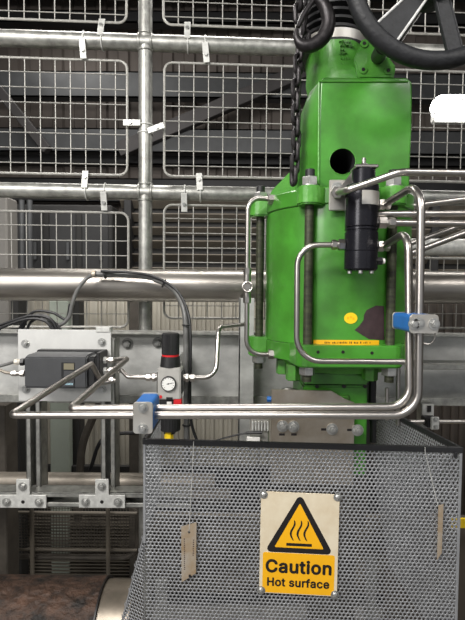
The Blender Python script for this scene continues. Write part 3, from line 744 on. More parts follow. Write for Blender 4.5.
decal([(376, 305.5), (384, 306), (384.5, 340), (369, 339), (362, 335), (354.5, 330), (359, 326), (363.5, 320), (364, 315), (366.5, 310)], 0.0006, 'paint_loss_patch', 'patch_brown', label='dark brown patch where the green paint is gone')
ws = decal([(313.5, 339.8), (379, 340.3), (379, 345.2), (313.5, 344.7)], 0.0014, 'warning_strip', 'yellow_sign', label='thin yellow strip with tiny dark lettering')
b = MB(); x = 325.0; random.seed(11)
while x < 371:
    if random.random() > 0.18:
        q = on_cyl(x, 342.5, 0.0015); w_ = random.uniform(0.5, 1.0)
        b.box(q - V((w_ * 0.001, 0.0004, 0.0022)), q + V((w_ * 0.001, 0.0002, 0.0022 * random.uniform(0.2, 1))))
    x += 1.55
b.build('lettering', 'print_black', ws)
# hex screws and port fittings on the lower flange
for (px, py) in ((343, 352), (318, 352), (372, 353)):
    q = P(px, py, 0.974); MB().cyl(q + V((0, 0.004, 0)), q - V((0, 0.0006, 0)), 0.0035, n=12).build('screw_hole', 'print_black', act)
for (px, py, d) in ((293, 373, 1.05), (283, 367, 1.12), (370, 373, 1.03)):
    q = P(px, py, d); MB().hex(q + V((0, 0, -0.016)), q + V((0, 0, 0.02)), 0.017, rot=0.7).build('flange_bolt', 'green_worn', act)
# valve yoke column below
zy = P(330, 372, 1.06).z
yk = thing('valve_yoke', (AC.x, 1.13, 0), 'green rectangular valve yoke standing under the actuator inside the guard', 'yoke')
xa, xb = P(303, 400, 1.06).x, P(367.5, 400, 1.06).x
MB().box((xa, 1.06, P(0, 474, 1.06).z), (xb, 1.24, P(0, 383, 1.06).z), 0.004, seg=2).build('column', 'green', yk)
MB().box((xa - 0.001, 1.055, P(0, 381.5, 1.06).z), (xb + 0.001, 1.245, zy), 0.004, seg=2).build('head', 'green', yk)
MB().box((P(316, 0, 1.05).x, 1.052, P(0, 424, 1.05).z), (P(358, 0, 1.05).x, 1.062, P(0, 393, 1.05).z), 0.003).build('front_rib', 'green_worn', yk)
for px in (317, 344, 365):
    q = P(px, 386.5, 1.06); MB().cyl(q + V((0, 0.003, 0)), q - V((0, 0.0008, 0)), 0.0045, n=12).build('screw_hole', 'print_black', yk)
MB().lathe([(0.16, 0), (0.16, 0.62), (0.06, 0.72), (0.06, 1.02), (0.085, 1.03), (0.085, P(0, 474, 1.06).z)], (AC.x, 1.16, 0), n=40).build('valve_body', 'dark_steel', yk)
# stained bracket plate
a, c = P(271, 441, 1.035), P(361, 387.5, 1.035)
t = thing('bracket_plate', V(((a.x + c.x) / 2, 1.035, a.z - 0.10)), 'stained steel bracket plate bolted across the green valve yoke', 'plate')
M = basis(V((0, 1.035, 0)), V((1, 0, 0)), V((0, 0, 1)), V((0, 1, 0)))
MB().prism([(a.x, a.z - 0.10), (c.x - 0.013, a.z - 0.10), (c.x - 0.013, P(0, 400, 1.035).z), (P(352, 0, 1.035).x, P(0, 396, 1.035).z), (P(338, 0, 1.035).x, c.z + 0.010 - 0.018), (a.x, c.z - 0.006)], 0.005, M, 0.001).build('plate', 'stained_plate', t)
for i, (px, py) in enumerate(((282.5, 426), (293.5, 426.5), (332, 429), (357.5, 430))):
    bolt(t, P(px, py, 1.035), (0, -1, 0), 0.0085, 0.010, rot=0.3 + i)
for (x0_, x1_, yy) in ((321, 328, 429.5), (347, 353, 430), (279, 285, 434.5), (291, 297, 434.5)):
    q, r_ = P(x0_, yy + 1.3, 1.0345), P(x1_, yy - 1.3, 1.0345); MB().box(q, r_ + V((0, 0.003, 0)), 0.0008).build('slot', 'print_black', t)
q = P(289, 404, 1.10); MB().torus(q, (0, -1, 0), 0.036, 0.004, 36, 8).build('wire_ring', 'stainless', None, 'thin steel ring standing behind the stained bracket plate', 'ring')
t = thing('blue_fitting', P(271, 402, 1.06), 'small blue fitting on the corner of the bracket plate', 'fitting')
MB().hex(P(267, 399, 1.05), P(275, 399, 1.05), 0.0065).build('nut', 'blue', t); MB().cyl(P(275, 399, 1.05), P(282, 399, 1.05), 0.004).build('stub', 'stainless', t)
# terminal block left of the plate
t = thing('terminal_strip', P(259, 441, 1.1), 'small grey terminal strip beside the bracket plate, fed by a black cable', 'terminal')
a, c = P(250, 434, 1.1), P(269, 417, 1.1)
MB().box((a.x, 1.10, a.z - 0.04), (c.x, 1.12, c.z), 0.002).build('base', 'stainless_plate', t)
for k in range(6):
    x = a.x + 0.004 + k * 0.0072; MB().box((x, 1.092, P(0, 428, 1.1).z), (x + 0.004, 1.10, P(0, 419, 1.1).z), 0.0006).build('fin', 'galv_light', t)
MB().box((P(251, 0, 1.09).x, 1.088, P(0, 444, 1.1).z), (P(265, 0, 1.09).x, 1.10, P(0, 434, 1.1).z), 0.001).build('white_cover', 'white_plastic', t)
cb = MB().sweep(smooth_path([P(200, 446, 1.12), P(214, 441, 1.11), P(230, 436.5, 1.1), P(247, 433, 1.09), P(262, 432.5, 1.085)]), [0.0018] * 16 + [0.0022] * 8 + [0.004] * 9, 8)
cb.build('thin_cable', 'rubber', None, 'thin black cable plugged into the small terminal strip', 'cable')
# dark gland parts right of the yoke
t = thing('limit_switch', P(374, 440, 1.12), 'black limit switch hanging beside the right of the green yoke', 'switch')
MB().box(P(369, 405, 1.12), P(377, 380, 1.12) + V((0, 0.04, 0)), 0.004).build('body', 'black_plastic', t)
MB().cyl(P(373, 442, 1.13), P(373, 404, 1.13), 0.008, n=14).build('stem', 'black_plastic', t)
MB().cyl(P(373, 420, 1.13), P(373, 412, 1.13), 0.0125, n=18).build('collar', 'black_plastic', t)
q = P(387, 388, 1.0); MB().cyl(q, P(387, 420, 1.0), 0.004, n=10).build('thin_stud', 'stainless', None, 'thin steel stud hanging below the right tie rod nut', 'stud')
q = P(398, 374, 1.06); MB().cyl(q + V((0, 0, 0.03)), P(398, 425, 1.06), 0.005, n=10).build('thin_stud', 'stainless', None, 'thin steel stud hanging behind the inner vertical tube', 'stud')

# ================================================================== MANIFOLD CYLINDER
MD = 0.93
mx = P(361.5, 220, MD).x; zz = lambda y: P(361.5, y, MD).z
mv = thing('pilot_valve', (mx, MD, zz(273)), 'black anodised cylindrical pilot valve bolted to the front of the green actuator', 'pilot valve')
R_ = 0.0325
prof = [(R_ - 0.004, zz(271)), (R_, zz(269)), (R_, zz(252)), (R_ - 0.001, zz(251.6)), (R_, zz(251)), (R_, zz(233)), (R_ - 0.002, zz(232.5)), (R_ - 0.002, zz(231)), (R_, zz(230.5)), (R_, zz(228.5)), (R_ - 0.002, zz(228)), (R_, zz(227)), (R_, zz(186.5)), (R_ - 0.002, zz(185.5))]
z0 = prof[0][1]
MB().lathe([(r, z - z0) for r, z in prof], (mx, MD, z0), n=48).build('body', 'black_anodised', mv)
tx = P(363.5, 180, MD).x
MB().cyl((tx, MD, zz(187)), (tx, MD, zz(169.5)), 0.0225, n=36, bev=0.0015).build('upper_sleeve', 'black_anodised', mv)
a, c = P(353, 170, MD), P(375.5, 167, MD)
cp_ = MB().box((a.x, MD - 0.022, a.z), (c.x, MD + 0.022, c.z), 0.0015).build('cap_plate', 'stainless', mv)
MB().hex((tx, MD, c.z), (tx, MD, c.z + 0.006), 0.0085).cyl((tx, MD, c.z + 0.006), (tx, MD, c.z + 0.017), 0.0042, n=12).build('cap_screw', 'stainless', cp_)
lp = MB(); n = 12; vs = []; fs = []
for k in range(n + 1):
    a_ = math.radians(-105 + 75 * k / n); rr = R_ + 0.0012
    for (z, r__) in ((zz(207), rr), (zz(193.5), rr), (zz(193.5), R_ - 0.001), (zz(207), R_ - 0.001)): vs.append((mx + r__ * math.cos(a_), MD + r__ * math.sin(a_), z))
for k in range(n):
    for j in range(4): fs.append([k * 4 + j, (k + 1) * 4 + j, (k + 1) * 4 + (j + 1) % 4, k * 4 + (j + 1) % 4])
fs += [[0, 1, 2, 3], [n * 4 + 3, n * 4 + 2, n * 4 + 1, n * 4]]
lp.add(vs, fs).build('name_plate', 'stainless_plate', mv, label='plain worn metal name plate')
for k in range(6):
    a_ = k * math.pi / 3 + 0.25; q = V((mx + 0.024 * math.cos(a_), MD + 0.024 * math.sin(a_), z0))
    MB().cyl(q - V((0, 0, 0.005)), q + V((0, 0, 0.001)), 0.0045, n=12).build('end_screw', 'bolt_zinc', mv)
# mounting bracket
a, c = P(329, 210.5, 0.978), P(345, 179.5, 0.978)
br = thing('valve_bracket', (a.x, 0.978, a.z), 'stainless angle bracket holding the black pilot valve', 'bracket')
MB().box((a.x, 0.978, a.z), (c.x + 0.06, 0.984, c.z), 0.002).build('plate', 'stainless_plate', br)
M = basis(P(0, 0, 0.968) * 0 + V((0, 0.968, 0)), V((1, 0, 0)), V((0, 0, 1)), V((0, 1, 0)))
X = lambda px: P(px, 180, 0.968).x; Z = lambda py: P(340, py, 0.968).z
MB().prism([(X(341), Z(196)), (X(341), Z(187)), (X(354), Z(168)), (X(358), Z(168)), (X(358), Z(196))], 0.005, M, 0.0008).build('cheek_plate', 'stainless', br)
MB().box((X(348), 0.97, Z(200)), (X(352), 1.0, Z(188)), 0.001).build('web', 'stainless', br)
bolt(br, P(337, 187.5, 0.978), (0, -1, 0), 0.0075, 0.008)

# ================================================================== STAINLESS TUBES
def tube_thing(label, pts, r, bend, nuts=(), m='stainless', name='stainless_tube', seg=14):
    path = fillet(pts, bend, 8); lo = min(path, key=lambda p: p.z)
    t = thing(name, lo, label, 'tube')
    MB().sweep(path, r, seg).build('tube', m, t)
    for (p, d, L, rr) in nuts:
        p = V(p); d = V(d).normalized()
        MB().hex(p, p + d * L * 0.5, rr, 0.2).cyl(p + d * L * 0.5, p + d * L * 0.62, rr * 0.72).hex(p + d * L * 0.62, p + d * L, rr * 0.88, 0.5).build('fitting', 'stainless', t)
    return t
TR = 0.0068
px0 = V((x_ + 0.040, 1.235, 0))
def port_pt(i, dx): py, d = ports[i]; return V((x_ + 0.010 + dx, d, P(98, py, d).z))
# outer tube: manifold top -> down the right -> along the bottom -> back to the positioner
fit1 = V((mx + R_, MD, zz(204.5)))
z_lo = P(300, 414.6, 0.80).z
A_ = [fit1 + V((0.012, 0, 0)), P(421.5, 181, 0.775), P(421.8, 412, 0.765)]
A_[2].x = A_[1].x
A_[2].z = P(380, 414.2, 0.77).z
A_ += [V((P(10, 412, 0.86).x, 0.86, z_lo + 0.0))]
A_[-1].z = P(10, 415.2, 0.86).z
e1 = port_pt(2, 0.03); A_ += [P(91.5, 364, 1.16), P(99, 383, 1.225) + V((0.008, 0, 0)), e1]
tube_thing('stainless tube on the outside of the pair, from pilot valve to positioner', A_, TR, [0.048, 0.042, 0.012, 0.008, 0.006], [(fit1, (1, 0, 0), 0.024, 0.0115)])
fit2 = V((mx + R_, MD, zz(246)))
B_ = [fit2 + V((0.012, 0, 0)), P(408.3, 231, 0.80), P(408.3, 407, 0.775)]
B_[2].x = B_[1].x
B_ += [P(70, 408.6, 0.86)]
e2 = port_pt(0, 0.03); B_ += [P(127, 359, 1.19), e2]
tube_thing('stainless tube on the inside of the pair, from pilot valve to positioner', B_, TR, [0.036, 0.036, 0.012, 0.010], [(fit2, (1, 0, 0), 0.024, 0.0115)])
# loop tube from the left of the pilot valve under the flange
fit3 = V((mx - R_, MD, zz(245)))
C_ = [fit3 - V((0.01, 0, 0)), P(297.5, 246.5, 0.94), P(297.5, 361, 0.93), P(412, 361.5, 0.93), P(418, 361.5, 1.2)]
C_[1].z = fit3.z; C_[2].x = C_[1].x; C_[3].z = C_[2].z; C_[4].z = C_[2].z
tube_thing('stainless tube looping from the pilot valve down across the lower green flange', C_, 0.0058, [0.042, 0.048, 0.02], [(fit3, (-1, 0, 0), 0.026, 0.0115)])
# upper tube leaving to the right
D_ = [P(337.5, 192.5, 0.94), P(347, 190.5, 0.875), P(400, 172, 0.83), P(540, 172, 0.84)]
D_[3].z = D_[2].z
t = tube_thing('stainless tube rising across the pilot valve and leaving to the right', D_, 0.0066, [0.012, 0.04, 0.02], [])
MB().hex(P(337, 192, 0.977), P(337.5, 192.5, 0.935), 0.0125).build('fitting', 'stainless', t)
# straight tubes leaving right
fit5 = V((mx + R_, MD + 0.005, zz(213.5))); q = P(540, 213, 0.98)
tube_thing('straight stainless tube leaving the pilot valve to the right, upper of two', [fit5 - V((0.004, 0, 0)), q], 0.0070, 0.01, [])
fit6 = V((mx + R_, MD, zz(222.5))); q = P(540, 225, 0.98)
tube_thing('straight stainless tube leaving the pilot valve to the right, lower of two with hex fitting', [fit6, q], 0.0070, 0.01, [(fit6, (1, 0.0, 0), 0.034, 0.0125)])
tube_thing('stainless tube running slightly upward to the right behind the bent tubes', [P(400, 206, 1.12), P(412, 206, 1.12), P(545, 189, 1.12)], 0.0075, 0.02, [(P(398, 206, 1.12), (1, 0, 0), 0.034, 0.012)])
tube_thing('dull steel tube slanting up to the right, upper of the slanting two', [P(400, 247, 1.2), P(545, 196, 1.25)], 0.0070, 0.01, [])
tube_thing('dull steel tube slanting up to the right, lower of the slanting two', [P(398, 258, 1.1), P(545, 203, 1.15)], 0.0078, 0.01, [])
# small plug on the pilot valve
t = thing('plug', P(380, 264, MD), 'small white capped plug low on the side of the pilot valve', 'plug')
q = V((mx + R_ - 0.004, MD, zz(261))); MB().hex(q, q + V((0.014, 0, 0)), 0.0085).build('hex_base', 'black_plastic', t); MB().cyl(q + V((0.014, 0, 0)), q + V((0.019, 0, 0)), 0.0055).build('cap', 'white_plastic', t)
# side tube with needle valve on the left of the actuator
SDp = 1.09
S1 = [P(276, 199.5, SDp + 0.02), P(248, 200, SDp), P(248, 272, SDp)]
S1[1].z = S1[0].z; S1[2].x = S1[1].x
tube_thing('thin stainless tube arching from the upper green lug down to the needle valve', S1, 0.0058, 0.03, [(P(268, 199.5, SDp + 0.01), (1, 0.1, 0), 0.034, 0.0125)])
S2 = [V((S1[1].x, SDp, P(247, 302, SDp).z)), V((S1[1].x, SDp, P(247, 354.5, SDp).z)), P(276, 352, SDp + 0.01)]
S2[2].z = S2[1].z
tube_thing('thin stainless tube curving from the needle valve to the lower green flange', S2, 0.0058, 0.035, [(P(268, 354, SDp + 0.005), (1, 0.1, 0.0), 0.03, 0.0125)])
vx = S1[1].x; zc = P(247, 287, SDp).z
t = thing('needle_valve', (vx, SDp, P(247, 304, SDp).z), 'small steel needle valve between two thin tubes left of the actuator', 'valve')
zA_, zB_ = P(247, 268, SDp).z, P(247, 303, SDp).z
MB().hex((vx, SDp, zA_ - 0.015), (vx, SDp, zA_), 0.0095).build('nut', 'stainless', t)
MB().hex((vx, SDp, zB_), (vx, SDp, zB_ + 0.015), 0.0095).build('nut', 'stainless', t)
MB().cyl((vx, SDp, zB_ + 0.014), (vx, SDp, zA_ - 0.014), 0.0085).build('stem', 'stainless', t)
M = Matrix.Translation((vx, SDp, zc)) 
MB().prism([(0.0135 * math.cos(k * math.pi / 3), 0.0135 * math.sin(k * math.pi / 3)) for k in range(6)], 0.02, basis(V((vx, SDp + 0.010, zc)), V((1, 0, 0)), V((0, 0, 1)), V((0, -1, 0))), 0.0012).build('body', 'stainless', t)
MB().cyl((vx, SDp - 0.01, zc), (vx, SDp - 0.022, zc), 0.007).torus((vx, SDp - 0.022, zc), (0, -1, 0), 0.011, 0.0025, 20, 8).build('knob', 'stainless', t)

# tube clamps
def tube_clamp(c, ux, uz, w, h, dep, r, label, bolts):
    """two-tube clamp: blue block behind a rounded steel plate; c = centre of the plate's front"""
    c = V(c); ux = V(ux).normalized(); uz = V(uz).normalized(); n = ux.cross(uz).normalized()
    t = thing('tube_clamp', c - uz * h / 2, label, 'clamp', None)
    def rr(w_, h_, r_):
        pts = []
        for (sx, sy, a0) in ((1, 1, 0), (-1, 1, 90), (-1, -1, 180), (1, -1, 270)):
            for k in range(5): q = math.radians(a0 + 90 * k / 4); pts.append((sx * (w_ / 2 - r_) + r_ * math.cos(q), sy * (h_ / 2 - r_) + r_ * math.sin(q)))
        return pts
    M = basis(c, ux, uz, n)
    MB().prism(rr(w, h, r), 0.003, M @ Matrix.Translation((0, 0, -0.003)), 0.0006).build('front_plate', 'stainless_plate', t)
    MB().prism(rr(w * 0.97, h * 0.95, r), dep - 0.0036, M @ Matrix.Translation((0, 0, -dep)), 0.001).build('block', 'blue', t)
    MB().prism(rr(w, h, r), 0.003, M @ Matrix.Translation((0, 0, -dep - 0.0032)), 0.0006).build('rear_plate', 'stainless_plate', t)
    for (bx, by) in bolts: bolt(t, M @ V((bx, by, 0)), n, 0.0058, 0.007, rot=random.random())
    return t
c_ = P(142.8, 418, 0.80)
tube_clamp(c_, (1, 0, 0), (0.0, 0, 1), 0.0345, 0.056, 0.072, 0.006, 'blue plastic tube clamp with steel plate on the two horizontal tubes', [(0.0, 0.0185), (0.0, -0.0185)])
c_ = P(424.3, 324, 0.725)
tube_clamp(c_, (1, 0, 0), (0, 0, 1), 0.0455, 0.0300, 0.078, 0.006, 'blue plastic tube clamp with steel plate on the two vertical tubes', [(-0.0165, 0), (0.0150, 0.0), (-0.0085, 0.0015)])
q = P(427, 336, 0.82); MB().torus(q, (0, -1, 0), 0.0145, 0.0018, 24, 8).build('wire_ring', 'stainless', None, 'thin wire ring peeping out below the clamp on the vertical tubes', 'ring')

# ================================================================== FILTER REGULATOR
RD = 1.17
rx = P(170.5, 380, RD).x; zr = lambda y: P(170, y, RD).z
rg = thing('filter_regulator', (rx, RD, zr(436)), 'grey air filter regulator with black knob and round white gauge', 'regulator')
def ribbed(r0, r1, z0_, z1_, n=40, amp=0.0009):
    b = MB(); vs = []; fs = []
    for (z, k_) in ((z0_, r0 - 0.0015), (z0_ + 0.0015, r0), (z1_ - 0.003, r1), (z1_, r1 - 0.003)):
        for k in range(n * 2):
            a_ = math.pi * k / n; r__ = k_ - (amp if k % 2 else 0); vs.append((rx + r__ * math.cos(a_), RD + r__ * math.sin(a_), z))
    N = n * 2
    for i in range(3):
        for k in range(N): fs.append([i * N + k, i * N + (k + 1) % N, (i + 1) * N + (k + 1) % N, (i + 1) * N + k])
    fs += [list(range(N))[::-1], [3 * N + k for k in range(N)]]
    return b.add(vs, fs)
ribbed(0.0222, 0.0222, zr(354.5), zr(333)).build('knob', 'black_plastic', rg)
MB().cyl((rx, RD, zr(356)), (rx, RD, zr(354.3)), 0.0218, n=36).build('red_ring', 'red', rg)
MB().cyl((rx, RD, zr(366.5)), (rx, RD, zr(356)), 0.0262, 0.0235, n=36, bev=0.001).build('collar', 'black_plastic', rg)
MB().box((rx - 0.029, RD - 0.026, zr(397.5)), (rx + 0.029, RD + 0.028, zr(366.3)), 0.003, seg=2).build('body', 'reg_grey', rg)
for s_ in (-1, 1): MB().box((rx + s_ * 0.029 - 0.003, RD - 0.018, zr(392)), (rx + s_ * 0.029 + 0.003, RD + 0.02, zr(371)), 0.001).build('side_panel', 'black_plastic', rg)
gq = V((rx - 0.001, RD - 0.026, zr(381.2)))
gg = MB().lathe([(0.0185, 0), (0.0185, 0.007), (0.0165, 0.009), (0.0165, 0.0075)], gq, (0, -1, 0), n=36, cap=False).build('gauge', 'black_plastic', rg)
MB().cyl(gq, gq - V((0, 0.0075, 0)), 0.0168, n=36).build('dial', 'dial', gg)
b = MB()
for k in range(11):
    a_ = math.radians(225 - 27 * k); e = V((math.cos(a_), 0, math.sin(a_))); o = gq - V((0, 0.0077, 0))
    b.sweep([o + e * 0.0125, o + e * 0.0150], 0.0005, 4)
b.sweep([gq - V((0.004, 0.0079, 0.001)), gq + V((0.011, -0.0079, 0.0025))], 0.0007, 5).cyl(gq - V((0, 0.0072, 0)), gq - V((0, 0.0085, 0)), 0.0018, n=10)
b.build('dial_marks', 'print_black', gg)
q = V((rx - 0.021, RD - 0.026, zr(394.5))); MB().cyl(q, q - V((0, 0.0012, 0)), 0.0042, n=16).build('red_logo', 'red', rg)
q = V((rx + 0.001, RD - 0.0262, zr(396))); MB().box(q - V((0.008, 0.001, 0.003)), q + V((0.008, 0.001, 0.003))).build('vent', 'black_plastic', rg)
MB().box((rx - 0.027, RD - 0.022, zr(408)), (rx + 0.027, RD + 0.022, zr(397.5)), 0.004).build('bowl_neck', 'black_plastic', rg)
MB().box((rx - 0.006, RD - 0.0245, zr(407)), (rx + 0.006, RD - 0.0215, zr(399.5)), 0.001).build('sight_label', 'white_plastic', rg)
MB().box((rx + 0.011, RD - 0.026, zr(406.5)), (rx + 0.031, RD - 0.005, zr(397)), 0.002).build('lock_button', 'red', rg)
ribbed(0.0255, 0.0268, zr(430), zr(408), 24, 0.0012).build('bowl', 'black_plastic', rg)
MB().cyl((rx - 0.002, RD, zr(433)), (rx - 0.002, RD, zr(429)), 0.015, n=24).build('bowl_end', 'black_plastic', rg)
MB().hex((rx - 0.003, RD - 0.006, zr(443)), (rx - 0.003, RD - 0.006, zr(431)), 0.0115).build('drain', 'yellow', rg)
def side_fitting(sg, parent):
    z = zr(377.5); p0 = V((rx + sg * 0.032, RD, z))
    return MB().cyl(p0, p0 + V((sg * 0.006, 0, 0)), 0.0085).hex(p0 + V((sg * 0.006, 0, 0)), p0 + V((sg * 0.014, 0, 0)), 0.0115).cyl(p0 + V((sg * 0.014, 0, 0)), p0 + V((sg * 0.018, 0, 0)), 0.0075).hex(p0 + V((sg * 0.018, 0, 0)), p0 + V((sg * 0.030, 0, 0)), 0.0102).build('side_fitting', 'stainless', parent)
side_fitting(1, rg); side_fitting(-1, rg)
z = zr(377.5); p0 = V((rx + 0.06, RD, z))
pts = [p0, P(216, 377.5, RD), P(219.5, 327, 1.22), P(248, 324, 1.36)]
pts[1].z = z; pts[2].x = pts[1].x + 0.004
tube_thing('stainless tube bending up from the regulator to the flat upright', pts, 0.0058, [0.035, 0.028], [])
p1 = V((rx - 0.06, RD, z))
tube_thing('short stainless tube joining regulator and positioner', [p1, P(128, 377, RD + 0.005), P(122, 370.5, RD + 0.02), port_pt(1, 0.03)], 0.0056, [0.014, 0.008], [])
MB().box((rx - 0.012, RD + 0.028, zr(394)), (rx + 0.012, 1.555, zr(372)), 0.002).build('regulator_arm', 'galv', None, 'galvanised arm carrying the regulator off the channel beam', 'bracket')
a, c = P(148, 470, 1.22), P(161, 400, 1.22)
MB().box((a.x, 1.22, a.z), (c.x, 1.226, c.z), 0.001).build('flat_bar', 'alu_sheet', None, 'pale flat bar standing behind the blue clamp on the horizontal tubes', 'bar')

# ================================================================== CABLES
t = thing('flexible_conduit', P(186, 470, 1.30), 'dark flexible conduit arching off the large pipe and down behind the regulator', 'conduit')
pth = smooth_path([P(93, 273.8, 1.405), P(120, 275.2, 1.405), P(150, 278, 1.40), P(172, 288, 1.37), P(183, 306, 1.34), P(186, 330, 1.32), P(186.3, 380, 1.31), P(187, 470, 1.30)], 10)
MB().sweep(pth, [0.0085] * 8 + [0.0065] * 14 + [0.0085] * (len(pth) - 22), 12).build('outer_sheath', 'conduit', t)
pth = smooth_path([P(101, 271.2, 1.388), P(130, 272.5, 1.386), P(155, 277, 1.38), P(177, 291, 1.35), P(188, 313, 1.325), P(190.5, 340, 1.305), P(190, 400, 1.295), P(192, 425, 1.29), P(199, 446, 1.28)], 10)
MB().sweep(pth, 0.0042, 8).build('inner_cable', 'rubber', t)
MB().cyl(P(92.5, 274, 1.40), P(95.5, 274, 1.40), 0.010, n=16).build('cut_end', 'tag_metal', t)
for (px, py, ax, d) in ((105.5, 274.5, (1, 0, 0), 1.402), (164, 283.5, (1, 0.0, -0.5), 1.38), (186.8, 325, (0, 0, 1), 1.318), (186.8, 425, (0, 0, 1), 1.305)):
    MB().torus(P(px, py, d), ax, 0.0115, 0.0022, 20, 6).build('cable_tie', 'rubber', t)
pth = smooth_path([P(94, 274.5, 1.402), P(86, 279, 1.39), P(77, 291, 1.385), P(72, 305, 1.385), P(69, 317, 1.385), P(60, 325, 1.385), P(50, 322, 1.38), P(40, 319, 1.375)], 8)
MB().sweep(pth, 0.0058, 10).build('grey_cable', 'conduit', None, 'grey cable dropping from the large pipe into the bundle behind the mounting plate', 'cable')
loops = [([(-15, 336), (8, 325), (28, 319), (45, 321), (54, 332)], 'black cable looping lowest of the bundle over the mounting plate'),
         ([(-15, 331), (12, 321), (33, 315.5), (50, 319), (58, 332)], 'black cable looping in the middle of the bundle over the mounting plate'),
         ([(18, 332), (24, 322), (36, 316), (48, 317), (62, 331)], 'black cable rising steeply in the bundle over the mounting plate'),
         ([(26, 333), (31, 322), (42, 318), (50, 324), (57, 333)], 'short black cable loop at the right of the bundle over the mounting plate'),
         ([(20, 334), (32, 312.8), (52, 312.5), (66, 319), (70, 304)], 'black cable arching highest of the bundle over the mounting plate')]
for k, (pts, lb) in enumerate(loops):
    MB().sweep(smooth_path([P(x, y, 1.345 + 0.012 * k) for x, y in pts], 8), 0.0042, 8).build('black_cable', 'rubber', None, lb, 'cable')
for (py, e, lb, m_) in ((362, [(0, 366), (-20, 369)], 'dark cable leaving the upper gland of the positioner', 'conduit'), (373.5, [(6, 372.5), (-2, 369.5), (-20, 366)], 'bronze cable leaving the lower gland of the positioner', 'tube_brown')):
    p0 = P(24.5, py, 1.235) - V((0.028, 0, 0))
    MB().sweep(smooth_path([p0] + [P(x, y, 1.235) for x, y in e], 6), 0.0042, 8).build('gland_cable', m_, None, lb, 'cable')

# ================================================================== PERFORATED GUARD
RZ = 1.309
FLc = P(144.5, 442, 0.887); FRc = P(461, 448, 0.853); RRc = P(375, 403, 1.185); RLc = P(161, 415, 1.08)
for c in (FLc, FRc, RRc, RLc): c.z = RZ
BZ = P(300, 660, 0.87).z
gd = thing('perforated_guard', ((FLc.x + FRc.x) / 2, 0.95, BZ), 'perforated sheet metal guard box around the hot valve', 'guard')
def perforated(a, b_, c, d, pitch=0.0079, hr=0.0031, th=0.0010, keep=None):
    """bilinear sheet a(top-left) b(top-right) c(bottom-right) d(bottom-left) with real round holes"""
    a, b_, c, d = map(np.array, (a, b_, c, d))
    Lu = (np.linalg.norm(b_ - a) + np.linalg.norm(c - d)) / 2; Lv = (np.linalg.norm(d - a) + np.linalg.norm(c - b_)) / 2
    nu = int(Lu / pitch); pr = pitch * 0.8660254; nv = int(Lv / pr)
    nrm = np.cross(b_ - a, d - a); nrm /= np.linalg.norm(nrm)
    if nrm[1] > 0: nrm = -nrm
    K = 6; ang = np.arange(K) * np.pi / 3 + np.pi / 6
    out = np.stack([np.cos(ang), np.sin(ang)], 1) * pitch / math.sqrt(3); inn = np.stack([np.cos(ang), np.sin(ang)], 1) * hr
    cen = np.array([((i + 0.5 + (0.5 if j % 2 else 0)) * Lu / (nu + 0.5), (j + 0.5) * Lv / nv) for j in range(nv) for i in range(nu)])
    if keep: cen = np.array([q for q in cen if keep(q[0] / Lu, q[1] / Lv)])
    def mp(q):
        u = np.clip(q[:, 0] / Lu, 0, 1)[:, None]; v = np.clip(q[:, 1] / Lv, 0, 1)[:, None]
        return (a * (1 - u) + b_ * u) * (1 - v) + (d * (1 - u) + c * u) * v
    N = len(cen)
    o3 = mp((cen[:, None] + out[None]).reshape(-1, 2)).reshape(N, K, 3); i3 = mp((cen[:, None] + inn[None]).reshape(-1, 2)).reshape(N, K, 3)
    vs = np.concatenate([o3, i3, i3 - nrm * th, o3 - nrm * th], 1).reshape(-1, 3)
    f = []
    for k in range(K):
        k2 = (k + 1) % K
        for l in range(3): f.append([l * K + k, l * K + k2, (l + 1) * K + k2, (l + 1) * K + k])
    f = np.array(f); fs = (f[None] + (np.arange(N) * 4 * K)[:, None, None]).reshape(-1, 4)
    return vs, fs
def perf_build(name, sheets, parent, label=None):
    V_ = []; F_ = []; o = 0
    for vs, fs in sheets: V_.append(vs); F_.append(fs + o); o += len(vs)
    vs = np.concatenate(V_); fs = np.concatenate(F_); base = vs.mean(0)
    me = bpy.data.meshes.new(name); me.vertices.add(len(vs)); me.vertices.foreach_set('co', (vs - base).ravel())
    me.loops.add(fs.size); me.loops.foreach_set('vertex_index', fs.ravel().astype(np.int32))
    me.polygons.add(len(fs)); me.polygons.foreach_set('loop_start', np.arange(0, fs.size, 4, dtype=np.int32)); me.update(calc_edges=True); me.validate()
    me.materials.append(MATS['perforated']); o_ = bpy.data.objects.new(name, me); COL.objects.link(o_)
    o_.parent = parent; o_.location = V(base) - WL[parent.name]; WL[o_.name] = V(base)
    return tag(o_, label)
dn = lambda p, z: V((p.x, p.y, z))
perf_build('front_panel', [perforated(FLc, FRc, dn(FRc, BZ), dn(FLc, BZ))], gd)
KZ = P(143, 533, 0.887).z; fl = 0.062
def flare(p, sg): return V((p.x + sg * fl, p.y, BZ))
WB = flare(FLc, -1) + V((0, 0.035, 0)); WT = V((WB.x, WB.y, KZ))
perf_build('side_panel', [perforated(RLc, FLc, dn(FLc, KZ), dn(RLc, KZ)), perforated(dn(RLc, KZ), dn(FLc, KZ), WB, flare(RLc, -1))], gd)
perf_build('corner_wing', [perforated(WT, dn(FLc, KZ), dn(FLc, BZ), WB, keep=lambda u, v: u > 1 - v - 0.02)], gd)
MB().sweep([dn(FLc, KZ), WB], 0.0016, 6).build('wing_edge', 'perforated', gd)
perf_build('side_panel', [perforated(FRc, RRc, dn(RRc, KZ), dn(FRc, KZ)), perforated(dn(FRc, KZ), dn(RRc, KZ), V((RRc.x * 0 + RRc.x + 0.045, RRc.y, BZ)), dn(FRc, BZ) + V((0.004, 0, 0)))][0:2], gd)
